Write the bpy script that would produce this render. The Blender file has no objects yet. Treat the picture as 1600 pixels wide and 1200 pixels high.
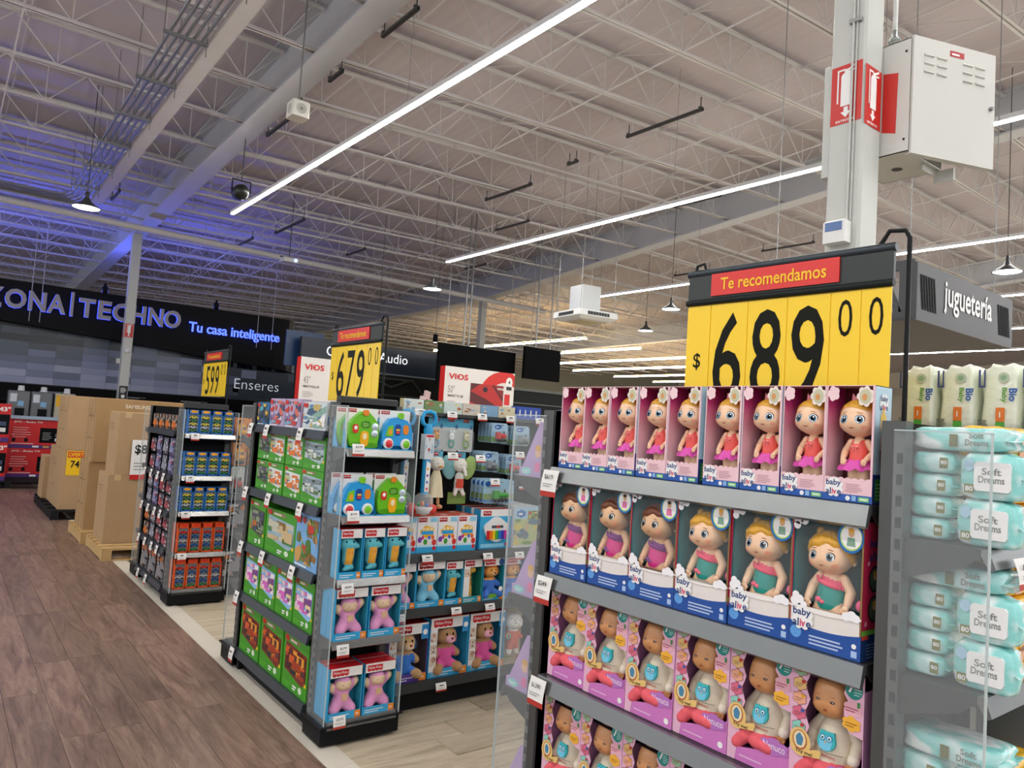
import bpy, math, random
from mathutils import Matrix, Vector
PI = math.pi
random.seed(7)
scene = bpy.context.scene
COL = scene.collection

# ---------------------------------------------------------------- camera, world, exposure
def camera_setup():
    yaw, pitch, roll, F = math.radians(37.676), math.radians(3.443), math.radians(3.736), 1160.4
    f = Vector((math.sin(yaw)*math.cos(pitch), math.cos(yaw)*math.cos(pitch), math.sin(pitch)))
    r = Vector((math.cos(yaw), -math.sin(yaw), 0)); u = r.cross(f)
    r2 = r*math.cos(roll)+u*math.sin(roll); u2 = -r*math.sin(roll)+u*math.cos(roll)
    cd = bpy.data.cameras.new('camera'); cam = bpy.data.objects.new('camera', cd); COL.objects.link(cam)
    m = Matrix.Identity(4)
    for i in range(3):
        m[i][0], m[i][1], m[i][2] = r2[i], u2[i], -f[i]
    m[0][3], m[1][3], m[2][3] = 0, 0, 1.6
    cam.matrix_world = m
    cd.sensor_fit = 'HORIZONTAL'; cd.sensor_width = 36; cd.lens = F/1600*36
    cd.clip_start = .02; cd.clip_end = 300
    scene.camera = cam
camera_setup()
w = bpy.data.worlds.new('store_ambient'); scene.world = w; w.use_nodes = True
w.node_tree.nodes['Background'].inputs[0].default_value = (.93, .95, 1, 1)
w.node_tree.nodes['Background'].inputs[1].default_value = .55
vs = scene.view_settings
vs.view_transform = 'Standard'; vs.look = 'None'; vs.exposure = .85; vs.gamma = 1; vs.use_curve_mapping = False
LED_STRENGTH = 42

# ---------------------------------------------------------------- materials
MATS = {}
def lin(c): return c/12.92 if c <= .04045 else ((c+.055)/1.055)**2.4
def rgb(h):
    h = h.lstrip('#'); return tuple(lin(int(h[i:i+2], 16)/255) for i in (0, 2, 4))
def mat(col, rough=.5, metal=0., var=.06, scale=30, bump=0., emit=0., alpha=1., coat=0., sss=0.):
    """plain procedural surface: colour with a faint noise, optional fine relief"""
    key = (col, rough, metal, var, scale, bump, emit, alpha, coat, sss)
    if key in MATS: return MATS[key]
    m = bpy.data.materials.new('mat_'+col.lstrip('#')); m.use_nodes = True
    nt = m.node_tree; b = nt.nodes['Principled BSDF']
    c = rgb(col)
    b.inputs['Roughness'].default_value = rough; b.inputs['Metallic'].default_value = metal
    b.inputs['Base Color'].default_value = (*c, 1)
    if max(c) < .02 and not metal: b.inputs['Specular IOR Level'].default_value = .12
    if coat: b.inputs['Coat Weight'].default_value = coat; b.inputs['Coat Roughness'].default_value = .12
    if sss: b.inputs['Subsurface Weight'].default_value = sss; b.inputs['Subsurface Scale'].default_value = .01
    if var or bump:
        tc = nt.nodes.new('ShaderNodeTexCoord'); n = nt.nodes.new('ShaderNodeTexNoise')
        n.inputs['Scale'].default_value = scale; n.inputs['Detail'].default_value = 3
        nt.links.new(tc.outputs['Object'], n.inputs['Vector'])
    if var:
        mx = nt.nodes.new('ShaderNodeMix'); mx.data_type = 'RGBA'
        mx.inputs[6].default_value = (*[x*(1-var) for x in c], 1); mx.inputs[7].default_value = (*[min(1, x*(1+var)) for x in c], 1)
        nt.links.new(n.outputs['Fac'], mx.inputs[0]); nt.links.new(mx.outputs[2], b.inputs['Base Color'])
    if bump:
        bp = nt.nodes.new('ShaderNodeBump'); bp.inputs['Strength'].default_value = bump; bp.inputs['Distance'].default_value = .01
        nt.links.new(n.outputs['Fac'], bp.inputs['Height']); nt.links.new(bp.outputs['Normal'], b.inputs['Normal'])
    if emit:
        b.inputs['Emission Color'].default_value = (*c, 1); b.inputs['Emission Strength'].default_value = emit
    if alpha < 1: b.inputs['Alpha'].default_value = alpha
    MATS[key] = m
    return m
def film(col='ffffff', alpha=.08, rough=.05):
    return mat(col, rough, 0, 0, 1, 0, 0, alpha)
def grad_mat(name, stops, axis=2, lo=0., hi=1., rough=.5):
    if name in MATS: return MATS[name]
    m = bpy.data.materials.new(name); m.use_nodes = True; nt = m.node_tree; b = nt.nodes['Principled BSDF']
    tc = nt.nodes.new('ShaderNodeTexCoord'); sp = nt.nodes.new('ShaderNodeSeparateXYZ'); mr = nt.nodes.new('ShaderNodeMapRange')
    cr = nt.nodes.new('ShaderNodeValToRGB')
    mr.inputs[1].default_value = lo; mr.inputs[2].default_value = hi
    while len(cr.color_ramp.elements) < len(stops): cr.color_ramp.elements.new(.5)
    for e, (p, c) in zip(cr.color_ramp.elements, stops): e.position = p; e.color = (*rgb(c), 1)
    nt.links.new(tc.outputs['Object'], sp.inputs[0]); nt.links.new(sp.outputs[axis], mr.inputs[0])
    nt.links.new(mr.outputs[0], cr.inputs[0]); nt.links.new(cr.outputs[0], b.inputs['Base Color'])
    b.inputs['Roughness'].default_value = rough
    MATS[name] = m
    return m

# ---------------------------------------------------------------- text as flat mesh
TXT = {}
def text2d(s, bold=0., shear=0.):
    key = (s, bold, shear)
    if key in TXT: return TXT[key]
    cu = bpy.data.curves.new('txt', 'FONT'); cu.body = s; cu.offset = bold; cu.shear = shear; cu.resolution_u = 3
    cu.fill_mode = 'FRONT'
    o = bpy.data.objects.new('txt', cu); COL.objects.link(o)
    dg = bpy.context.evaluated_depsgraph_get(); me = bpy.data.meshes.new_from_object(o.evaluated_get(dg))
    v = [(p.co.x, p.co.y) for p in me.vertices]; f = [tuple(p.vertices) for p in me.polygons]
    bpy.data.objects.remove(o); bpy.data.curves.remove(cu); bpy.data.meshes.remove(me)
    if not v: v, f = [(0, 0), (1, 0), (0, 1)], []
    x0 = min(a for a, b in v); x1 = max(a for a, b in v); y0 = min(b for a, b in v); y1 = max(b for a, b in v)
    r = ([((a-x0)/(x1-x0), (b-y0)/(y1-y0)) for a, b in v], f, (x1-x0)/(y1-y0))
    TXT[key] = r
    return r

# ---------------------------------------------------------------- mesh builder
class MB:
    def __init__(s):
        s.v = []; s.f = []; s.m = []; s.sm = []; s.mats = []; s.T = Matrix.Identity(4)
    def mi(s, m):
        if m not in s.mats: s.mats.append(m)
        return s.mats.index(m)
    def add(s, vs, fs, m, smooth=False):
        o = len(s.v); T = s.T
        s.v += [tuple(T @ Vector(p)) for p in vs]; k = s.mi(m)
        for f in fs: s.f.append([i+o for i in f]); s.m.append(k); s.sm.append(smooth)
    def at(s, loc=(0, 0, 0), rz=0., rx=0., ry=0., sc=1.):
        s.T = Matrix.Translation(loc) @ Matrix.Rotation(rz, 4, 'Z') @ Matrix.Rotation(ry, 4, 'Y') @ Matrix.Rotation(rx, 4, 'X') @ Matrix.Scale(sc, 4); return s
    def box(s, x0, y0, z0, x1, y1, z1, m, mf=None, mt=None, ms=None):
        V = [(x0, y0, z0), (x1, y0, z0), (x1, y1, z0), (x0, y1, z0), (x0, y0, z1), (x1, y0, z1), (x1, y1, z1), (x0, y1, z1)]
        if not (mf or mt or ms):
            s.add(V, [(0, 3, 2, 1), (4, 5, 6, 7), (0, 1, 5, 4), (1, 2, 6, 5), (2, 3, 7, 6), (3, 0, 4, 7)], m); return s
        s.add(V, [(0, 3, 2, 1), (2, 3, 7, 6)], m); s.add(V, [(4, 5, 6, 7)], mt or m)
        s.add(V, [(0, 1, 5, 4)], mf or m); s.add(V, [(1, 2, 6, 5), (3, 0, 4, 7)], ms or m)
        return s
    def bbox(s, x0, y0, z0, x1, y1, z1, m, b=.004):
        """box with chamfered vertical and top edges"""
        P = [(x0+b, y0), (x1-b, y0), (x1, y0+b), (x1, y1-b), (x1-b, y1), (x0+b, y1), (x0, y1-b), (x0, y0+b)]
        Q = [(x0+2*b, y0+b), (x1-2*b, y0+b), (x1-b, y0+2*b), (x1-b, y1-2*b), (x1-2*b, y1-b), (x0+2*b, y1-b), (x0+b, y1-2*b), (x0+b, y0+2*b)]
        V = [(x, y, z0) for x, y in P]+[(x, y, z1-b) for x, y in P]+[(x, y, z1) for x, y in Q]
        F = [tuple(range(7, -1, -1)), tuple(range(16, 24))]
        for k in (0, 8):
            for i in range(8): F.append((k+i, k+(i+1) % 8, k+8+(i+1) % 8, k+8+i))
        s.add(V, F, m); return s
    def rect(s, x0, z0, x1, z1, y, m):
        s.add([(x0, y, z0), (x1, y, z0), (x1, y, z1), (x0, y, z1)], [(0, 1, 2, 3)], m); return s
    def poly(s, pts, y, m):
        s.add([(x, y, z) for x, z in pts], [tuple(range(len(pts)))], m); return s
    def disc(s, cx, cz, rx, rz, y, m, n=16, wob=0., k=6):
        s.poly([(cx+rx*(1+wob*math.sin(k*2*PI*i/n))*math.cos(2*PI*i/n), cz+rz*(1+wob*math.sin(k*2*PI*i/n))*math.sin(2*PI*i/n)) for i in range(n)], y, m); return s
    def cloud(s, cx, cz, rx, rz, y, m, k=7):
        n = k*8
        s.poly([(cx+rx*(.80+.20*abs(math.sin(k*PI*i/n)))*math.cos(2*PI*i/n), cz+rz*(.80+.20*abs(math.sin(k*PI*i/n)))*math.sin(2*PI*i/n)) for i in range(n)], y, m); return s
    def prism(s, pts, y0, y1, m, ms=None):
        n = len(pts)
        V = [(x, y0, z) for x, z in pts]+[(x, y1, z) for x, z in pts]
        s.add(V, [tuple(range(n)), tuple(range(2*n-1, n-1, -1))], m)
        s.add(V, [(i, i+n, (i+1) % n+n, (i+1) % n) for i in range(n)], ms or m); return s
    def text(s, t, x, z, h, y, m, bold=0., w=None, align='l', shear=0.):
        v, f, asp = text2d(t, bold, shear); ww = w or h*asp
        ox = x if align == 'l' else (x-ww/2 if align == 'c' else x-ww)
        s.add([(ox+a*ww, y, z+b*h) for a, b in v], f, m); return s
    def text3(s, t, x, z, h, y0, y1, m, ms, bold=0., w=None):
        """raised letter: front faces plus side walls along boundary edges"""
        v, f, asp = text2d(t, bold); ww = w or h*asp; n = len(v)
        V = [(x+a*ww, y0, z+b*h) for a, b in v]
        s.add(V, f, m)
        cnt = {}
        for p in f:
            for i in range(len(p)):
                a, b = p[i], p[(i+1) % len(p)]
                k = (min(a, b), max(a, b)); cnt[k] = cnt.get(k, 0)+1
        V2 = V+[(p[0], y1, p[2]) for p in V]
        s.add(V2, [(a, b, b+n, a+n) for (a, b), c in cnt.items() if c == 1], ms); return s
    def tube(s, pts, r, m, n=8, cap=True, r1=None):
        P = [Vector(p) for p in pts]; V = []; F = []; k = len(P)
        up = None
        for i, p in enumerate(P):
            d = (P[min(i+1, k-1)]-P[max(i-1, 0)]).normalized()
            if up is None: up = Vector((0, 0, 1)) if abs(d.z) < .9 else Vector((1, 0, 0))
            a = d.cross(up).normalized(); up = a.cross(d).normalized()
            rr = r if r1 is None else r+(r1-r)*i/(k-1)
            for j in range(n):
                t = 2*PI*(j+.5)/n; V.append(tuple(p+a*rr*math.cos(t)+up*rr*math.sin(t)))
        for i in range(k-1):
            for j in range(n): F.append((i*n+j, i*n+(j+1) % n, (i+1)*n+(j+1) % n, (i+1)*n+j))
        s.add(V, F, m, n > 6)
        if cap: s.add(V, [tuple(range(n-1, -1, -1)), tuple(range((k-1)*n, k*n))], m)
        return s
    def limb(s, pts, rads, m, n=10):
        """tapered rounded limb along joints"""
        P = [Vector(q) for q in pts]; Q = []; Rr = []
        for i in range(len(P)-1):
            for k in range(4): t = k/4; Q.append(P[i].lerp(P[i+1], t)); Rr.append(rads[i]+(rads[i+1]-rads[i])*t)
        Q.append(P[-1]); Rr.append(rads[-1])
        d0 = (Q[0]-Q[1]).normalized(); d1 = (Q[-1]-Q[-2]).normalized()
        Q = [Q[0]+d0*Rr[0]*.95, Q[0]+d0*Rr[0]*.6]+Q+[Q[-1]+d1*Rr[-1]*.6, Q[-1]+d1*Rr[-1]*.95]
        Rr = [Rr[0]*.2, Rr[0]*.8]+Rr+[Rr[-1]*.8, Rr[-1]*.2]
        V = []; F = []; up = Vector((0, -1, .2)); K = len(Q)
        for i, p in enumerate(Q):
            d = (Q[min(i+1, K-1)]-Q[max(i-1, 0)]).normalized(); a = d.cross(up).normalized(); u = a.cross(d).normalized()
            for j in range(n): t = 2*PI*j/n; V.append(tuple(p+a*Rr[i]*math.cos(t)+u*Rr[i]*math.sin(t)))
        for i in range(K-1):
            for j in range(n): F.append((i*n+j, i*n+(j+1) % n, (i+1)*n+(j+1) % n, (i+1)*n+j))
        s.add(V, F+[tuple(range(n-1, -1, -1)), tuple(range((K-1)*n, K*n))], m, True); return s
    def hand(s, c, d, r, m, side=1):
        """small palm with four fingers and a thumb, pointing along d"""
        c = Vector(c); d = Vector(d).normalized(); x = Vector((1, 0, 0)); x = (x-d*x.dot(d)).normalized()
        s.ball(tuple(c), (r, r*.7, r), m, 10, 7)
        for k in range(4):
            o = (k-1.5)*r*.52; L = r*(1.25 if k in (1, 2) else 1.0); p = c+x*o+d*r*.5; s.limb([tuple(p), tuple(p+d*L*.6), tuple(p+d*L+Vector((0, r*.25, -r*.1)))], [r*.27, r*.25, r*.2], m, 6)
        p = c-x*side*r*.75; s.limb([tuple(p), tuple(p-x*side*r*.5+d*r*.6)], [r*.3, r*.22], m, 6); return s
    def lathe(s, prof, m, n=20, c=(0, 0, 0), smooth=True, axis='z'):
        V = []; F = []; k = len(prof)
        for r, z in prof:
            for j in range(n):
                t = 2*PI*j/n
                if axis == 'z': V.append((c[0]+r*math.cos(t), c[1]+r*math.sin(t), c[2]+z))
                else: V.append((c[0]+r*math.cos(t), c[1]+z, c[2]+r*math.sin(t)))
        for i in range(k-1):
            for j in range(n): F.append((i*n+j, i*n+(j+1) % n, (i+1)*n+(j+1) % n, (i+1)*n+j))
        s.add(V, F, m, smooth); return s
    def ball(s, c, r, m, nu=14, nv=9, sq=1.):
        rx, ry, rz = r if isinstance(r, (tuple, list)) else (r, r, r)
        V = [(c[0], c[1], c[2]-rz)]
        for i in range(1, nv):
            t = -PI/2+PI*i/nv
            for j in range(nu):
                a = 2*PI*j/nu; V.append((c[0]+rx*math.cos(t)*math.cos(a), c[1]+ry*math.cos(t)*math.sin(a), c[2]+rz*math.sin(t)))
        V.append((c[0], c[1], c[2]+rz)); e = len(V)-1; F = []
        for j in range(nu):
            F.append((0, 1+(j+1) % nu, 1+j)); F.append((e, e-nu+j, e-nu+(j+1) % nu))
        for i in range(nv-2):
            for j in range(nu): F.append((1+i*nu+j, 1+i*nu+(j+1) % nu, 1+(i+1)*nu+(j+1) % nu, 1+(i+1)*nu+j))
        s.add(V, F, m, True); return s
    def collage(s, x0, z0, x1, z1, y, pal, seed=0, n=26, blocky=False):
        """flat printed picture: coloured shapes laid over one another"""
        R = random.Random(seed); mats = [mat(c, .4, 0, .1, 60) for c in pal]
        s.rect(x0, z0, x1, z1, y, mats[0]); W, Hh = x1-x0, z1-z0
        for i in range(n):
            cx, cz = R.random(), R.random(); a = R.uniform(.06, .24); b = R.uniform(.06, .2); m = R.choice(mats[1:])
            yy = y-.00012*(i+1)
            if blocky:
                xa, xb = max(0, cx-a), min(1, cx+a); za, zb = max(0, cz-b), min(1, cz+b)
                s.rect(x0+xa*W, z0+za*Hh, x0+xb*W, z0+zb*Hh, yy, m)
            else:
                k = R.choice((3, 5, 6, 9)); ph = R.random()*6
                s.poly([(x0+W*min(1, max(0, cx+a*math.cos(ph+2*PI*j/k)*R.uniform(.7, 1.2))), z0+Hh*min(1, max(0, cz+b*math.sin(ph+2*PI*j/k)*R.uniform(.7, 1.2)))) for j in range(k)], yy, m)
        return s
    def lines(s, x0, z0, x1, z1, y, m, n=4, fill=.45, seed=1):
        """rows of small print"""
        R = random.Random(seed); st = (z1-z0)/n
        for i in range(n): s.rect(x0, z0+i*st, x0+(x1-x0)*R.uniform(.65, 1), z0+i*st+st*fill, y, m)
        return s
    def build(s, name, parent=None, loc=None, mesh_only=False):
        me = bpy.data.meshes.new(name); me.from_pydata(s.v, [], s.f)
        for m in s.mats: me.materials.append(m)
        me.polygons.foreach_set('material_index', s.m); me.polygons.foreach_set('use_smooth', s.sm); me.update()
        if mesh_only: return me
        return link(name, me, parent, loc)

def link(name, me, parent=None, loc=None):
    o = bpy.data.objects.new(name, me); COL.objects.link(o)
    if parent is not None: o.parent = parent
    if loc is not None: o.location = loc
    return o
def tag(o, label=None, cat=None, group=None, kind=None):
    if label: o['label'] = label
    if cat: o['category'] = cat
    if group: o['group'] = group
    if kind: o['kind'] = kind
    return o
def thing(name, label, cat, loc=(0, 0, 0), rz=0., group=None):
    o = bpy.data.objects.new(name, None); COL.objects.link(o); o.empty_display_size = .05
    o.location = loc; o.rotation_euler = (0, 0, rz)
    return tag(o, label, cat, group)
KIDS = {}
def kids(o):
    return [c for c in bpy.data.objects if c.parent == o]
def dup(root, loc, rz=None, label=None, group=None, sc=None, children=None):
    """copy of a thing with copies of its parts and sub-parts"""
    r = root.copy(); COL.objects.link(r); r.location = loc
    if rz is not None: r.rotation_euler = (0, 0, rz)
    if sc is not None: r.scale = sc if isinstance(sc, tuple) else (sc,)*3
    if label: r['label'] = label
    if group: r['group'] = group
    for ch in root.children:
        c = ch.copy(); COL.objects.link(c); c.parent = r
        for g in ch.children:
            d = g.copy(); COL.objects.link(d); d.parent = c
    return r
class Proto:
    """first call moves the prototype itself, later calls copy it"""
    def __init__(s, root): s.r = root; s.used = False
    def put(s, loc, rz=None, label=None, group=None, sc=None):
        if not s.used:
            s.used = True; o = s.r; o.location = loc
            if rz is not None: o.rotation_euler = (0, 0, rz)
            if sc is not None: o.scale = sc if isinstance(sc, tuple) else (sc,)*3
            if label: o['label'] = label
            if group: o['group'] = group
            return o
        return dup(s.r, loc, rz, label, group, sc)
W90 = -PI/2      # front faces the main aisle (-X)
W180 = PI        # front faces +Y

# ---------------------------------------------------------------- soft bodies
def blob(balls, matfn, res=.06, K=10.):
    """one continuous soft surface grown from weighted balls (x, y, z, radius)"""
    md = bpy.data.metaballs.new('blob%d' % len(bpy.data.metaballs)); md.resolution = res; md.render_resolution = res; md.threshold = .6
    for x, y, z, r in balls:
        e = md.elements.new(); e.co = (x*K, y*K, z*K); e.radius = r*K/.62; e.stiffness = 2
    o = bpy.data.objects.new('blob_%s' % chr(97+len(TXT) % 26)+str(random.random())[2:8], md); COL.objects.link(o)
    dg = bpy.context.evaluated_depsgraph_get(); dg.update()
    me = bpy.data.meshes.new_from_object(o.evaluated_get(dg))
    V = [tuple(p.co/K) for p in me.vertices]; F = [tuple(p.vertices) for p in me.polygons]
    bpy.data.objects.remove(o); bpy.data.metaballs.remove(md); bpy.data.meshes.remove(me)
    b = MB(); groups = {}
    for f in F:
        c = [sum(V[i][k] for i in f)/len(f) for k in range(3)]
        groups.setdefault(matfn(*c), []).append(f)
    b.v = V
    for m, fs in groups.items():
        k = b.mi(m)
        for f in fs: b.f.append(list(f)); b.m.append(k); b.sm.append(True)
    return b
def chain(p, q, r0, r1, n=5):
    return [tuple(p[k]+(q[k]-p[k])*i/(n-1) for k in range(3))+(r0+(r1-r0)*i/(n-1),) for i in range(n)]

class Head:
    """doll head given by a radius over direction; face looks along -y"""
    def __init__(s, c, r, cheek=.12, nose=.1, wide=1., tall=1., chin=.0, back=.0):
        s.c = c; s.r = r; s.k = (cheek, nose, wide, tall, chin, back)
    def rad(s, az, el):
        ck, no, wd, tl, ch, bk = s.k
        g = 1+ck*math.exp(-((el+.42)**2/.14+(abs(az)-.55)**2/.22))+no*math.exp(-((el+.17)**2/.012+az**2/.014))
        g += ch*math.exp(-((el+.85)**2/.06+az**2/.25))+bk*math.exp(-((abs(az)-PI)**2/.9+(el-.3)**2/.5))
        g -= .03*math.exp(-((el-.02)**2/.03+(abs(az)-.38)**2/.05))
        return s.r*g
    def pt(s, az, el, k=1.):
        r = s.rad(az, el)*k; ck, no, wd, tl, ch, bk = s.k
        return (s.c[0]+r*math.sin(az)*math.cos(el)*wd, s.c[1]-r*math.cos(az)*math.cos(el), s.c[2]+r*math.sin(el)*tl)
    def skin(s, mb, m, nu=28, nv=18):
        V = []; F = []
        for i in range(nv+1):
            el = -PI/2+PI*i/nv
            for j in range(nu): V.append(s.pt(-PI+2*PI*j/nu, el))
        for i in range(nv):
            for j in range(nu): F.append((i*nu+j, i*nu+(j+1) % nu, (i+1)*nu+(j+1) % nu, (i+1)*nu+j))
        mb.add(V, F, m, True); return s
    def patch(s, mb, az, el, ra, re, m, k=1.02, n=14, rot=0.):
        V = [s.pt(az, el, k)]
        for i in range(n):
            t = 2*PI*i/n; a, b = ra*math.cos(t), re*math.sin(t)
            V.append(s.pt(az+a*math.cos(rot)-b*math.sin(rot), el+a*math.sin(rot)+b*math.cos(rot), k))
        mb.add(V, [(0, i+1, (i+1) % n+1) for i in range(n)], m, True); return s
    def cap(s, mb, m, line, thick=.07, wave=.02, freq=9, nu=44, nv=20):
        """hair shell above the hairline el > line(az)"""
        V = []; F = []
        for j in range(nu):
            az = -PI+2*PI*j/nu; e0 = line(az)
            for i in range(nv+1):
                el = e0+(PI/2-e0)*i/nv; t = min(1, i/2.5)
                V.append(s.pt(az, el, 1.0+thick*t+wave*t*math.sin(freq*az+5*el)*math.cos(el)))
        for j in range(nu):
            for i in range(nv): F.append((j*(nv+1)+i, ((j+1) % nu)*(nv+1)+i, ((j+1) % nu)*(nv+1)+i+1, j*(nv+1)+i+1))
        mb.add(V, F, m, True); return s
    def smile(s, mb, el, w, m, m2):
        s.patch(mb, 0, el, w*.62, w*.30, m, 1.010); s.patch(mb, 0, el+.012, w*.75, .012, m2, 1.018, 10)
        for g in (-1, 1): s.patch(mb, g*w*.85, el+.035, w*.32, .012, m2, 1.014, 8, g*.45); s.patch(mb, g*.62, el+.10, .15, .10, mat('f0a98c', .4), 1.004, 12)
        return s
    def eyes(s, mb, iris, az=.38, el=-.02, ra=.19, re=.19, white='f4f6f8', lash='3a2418', brow='8a5a2c'):
        for g in (-1, 1):
            s.patch(mb, g*(az+.02), el+.035, ra*1.12, re*1.06, mat(lash, .5, 0, 0), 1.012)
            s.patch(mb, g*az, el, ra, re, mat(white, .15, 0, 0), 1.02)
            s.patch(mb, g*az*.97, el-.01, ra*.80, re*.92, mat(iris, .1, 0, .3, 200, coat=.5), 1.028)
            s.patch(mb, g*az*.97, el-.005, ra*.46, re*.56, mat('0a0c10', .1, 0, 0), 1.034)
            s.patch(mb, g*az*.97+.05, el+.06, ra*.17, re*.2, mat('ffffff', .1, 0, 0), 1.04, 8)  # white patch paints a glint on each eye
            s.patch(mb, g*(az+.02), el+re+.14, ra*.8, .022, mat(brow, .6, 0, 0), 1.012, 8, -g*.2)
        return s
# roof heights (used by everything that hangs)
def g1(y): return 6.27-.0385*y
def g2(y): return 7.27-.088*y if y < 19 else 5.6-.02*(y-19)
BX = (-6.6, 3.4, 13.4, 23.4, 33.4, 45)
def zb(bi, y): return (g1, g1, g2, g2, g2, g2)[bi](y)
def roofz(x, y):
    bi = max(i for i in range(5) if BX[i] <= x); t = (x-BX[bi])/(BX[bi+1]-BX[bi]); return zb(bi, y)*(1-t)+zb(bi+1, y)*t+.72
JOIST_Y = [-.7+1.33*k for k in range(28)]
# ================================================================ LIGHT FITTINGS THAT LIGHT THE STORE
led_m = mat('faf6f2', .4, 0, 0, 1, 0, LED_STRENGTH)
led_house = mat('d8d8d6', .5)
def led_strip(x, y0, y1, z=5.0, label='', group=None, up=0):
    t = thing('led_strip', label, 'light', (x, y0, z), 0, group)
    b = MB(); L = y1-y0
    b.box(-.026, 0, -.020, .026, L, -.002, led_m); b.build('diffuser', t)
    b = MB(); b.box(-.03, -.01, -.0025, .03, L+.01, .05, led_house); b.build('housing', t)
    k = max(2, int(L/3))
    for i in range(k+1):
        yy = min(max(L*i/k, .05), L-.05); top = roofz(x, y0+yy)-z+.01
        if min(abs(j-y0-yy) for j in JOIST_Y) < .07: top -= .63      # ends on a joist chord
        b = MB(); b.tube([(0, yy, .04), (0, yy, top)], .003, mat('8a8a88', .5), 4, False); b.build('suspension_wire', t)
    if up: b = MB(); b.box(-.024, .02, .0505, .024, L-.02, .056, mat('ffd68c', .4, 0, 0, 1, 0, up)); tag(b.build('added_uplight', t), 'added warm strip tinting the far ceiling')  # added emitter on top of the housing, warms the far ceiling
    return t
GL = 'long ceiling light strips over the sales floor'
for x, lb in ((3.77, 'long white light strip hanging above the toy shelf ends'), (8.2, 'long white light strip passing behind the extinguisher column')):
    led_strip(x, -8, 13.1, 5.0, lb, GL)
for x in (-.7, -5.2, 12.7, 17.2, 21.6, 25.7): led_strip(x, -8, 13.2, 5.0, 'long white light strip hanging parallel to the main aisle', GL)
for x, a, b_ in ((18.2, 19.4, 29.7), (21.2, 19.5, 24.4), (24.4, 19.6, 28.3), (27.5, 22, 30.2), (31, 24.9, 30.5), (34.4, 21, 30.5)):
    led_strip(x, a, b_, 5.0, 'distant white light strip beyond the black hanging panels', 'far ceiling light strips', 30)

# ================================================================ FLOOR
def wood_mat(name, c1, c2, c3, rough, along):
    m = bpy.data.materials.new(name); m.use_nodes = True; nt = m.node_tree; b = nt.nodes['Principled BSDF']; N = nt.nodes.new; L = nt.links.new
    tc = N('ShaderNodeTexCoord'); mp = N('ShaderNodeMapping'); oi = N('ShaderNodeObjectInfo'); cb = N('ShaderNodeVectorMath'); cb.operation = 'ADD'
    sc = N('ShaderNodeVectorMath'); sc.operation = 'SCALE'; sc.inputs[3].default_value = 37.
    cx = N('ShaderNodeCombineXYZ'); L(oi.outputs['Random'], cx.inputs[0]); L(oi.outputs['Random'], cx.inputs[1]); L(cx.outputs[0], sc.inputs[0])
    mp.inputs['Scale'].default_value = (9, 1.1, 1) if along == 'y' else (1.1, 9, 1)
    L(tc.outputs['Object'], cb.inputs[0]); L(sc.outputs[0], cb.inputs[1]); L(cb.outputs[0], mp.inputs[0])
    n1 = N('ShaderNodeTexNoise'); n1.inputs['Scale'].default_value = 1.6; n1.inputs['Detail'].default_value = 6; n1.inputs['Roughness'].default_value = .65; n1.inputs['Distortion'].default_value = 1.2
    n2 = N('ShaderNodeTexNoise'); n2.inputs['Scale'].default_value = 9; n2.inputs['Detail'].default_value = 5
    L(mp.outputs[0], n1.inputs['Vector']); L(mp.outputs[0], n2.inputs['Vector'])
    cr = N('ShaderNodeValToRGB'); e = cr.color_ramp.elements
    e[0].position = .3; e[0].color = (*rgb(c1), 1); e[1].position = .72; e[1].color = (*rgb(c3), 1); q = e.new(.5); q.color = (*rgb(c2), 1)
    ad = N('ShaderNodeMath'); ad.operation = 'MULTIPLY_ADD'; ad.inputs[1].default_value = .35; L(n2.outputs['Fac'], ad.inputs[0]); L(n1.outputs['Fac'], ad.inputs[2])
    ad2 = N('ShaderNodeMath'); ad2.operation = 'SUBTRACT'; ad2.inputs[1].default_value = .17; L(ad.outputs[0], ad2.inputs[0]); L(ad2.outputs[0], cr.inputs[0])
    hv = N('ShaderNodeHueSaturation'); mr = N('ShaderNodeMapRange'); mr.inputs[3].default_value = .82; mr.inputs[4].default_value = 1.14
    L(oi.outputs['Random'], mr.inputs[0]); L(mr.outputs[0], hv.inputs['Value']); L(cr.outputs[0], hv.inputs['Color']); L(hv.outputs[0], b.inputs['Base Color'])
    r2 = N('ShaderNodeMapRange'); r2.inputs[3].default_value = rough-.08; r2.inputs[4].default_value = rough+.15; L(n2.outputs['Fac'], r2.inputs[0]); L(r2.outputs[0], b.inputs['Roughness'])
    bp = N('ShaderNodeBump'); bp.inputs['Strength'].default_value = .12; bp.inputs['Distance'].default_value = .004; L(n2.outputs['Fac'], bp.inputs['Height']); L(bp.outputs[0], b.inputs['Normal'])
    return m
dark_wood = wood_mat('dark_plank_wood', '5a4739', '80675a', '9c8371', .34, 'y')
pale_wood = wood_mat('pale_plank_wood', '9b8f78', 'b8ab93', 'ccc1aa', .36, 'x')
tile_m = mat('d5cfc0', .4, 0, .06, 6)
b = MB(); b.box(1.56, -4, -.1, 46, 46, -.006, pale_wood); b.box(-7, -4, -.1, 1.56, 46, -.006, dark_wood)
floor = tag(b.build('floor'), 'store floor of dark wood planks in the aisle and pale planks beside it', kind='structure')
def plank_mesh(w, l, m):
    b = MB(); g = .0004; k = .0008
    b.add([(g, g, 0), (w-g, g, 0), (w-g, l-g, 0), (g, l-g, 0), (g+k, g+k, .006), (w-g-k, g+k, .006), (w-g-k, l-g-k, .006), (g+k, l-g-k, .006)],
          [(4, 5, 6, 7), (0, 1, 5, 4), (1, 2, 6, 5), (2, 3, 7, 6), (3, 0, 4, 7)], m)
    return b.build('plank', mesh_only=True)
pm = plank_mesh(.19, 1.22, dark_wood)
R = random.Random(3)
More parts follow.
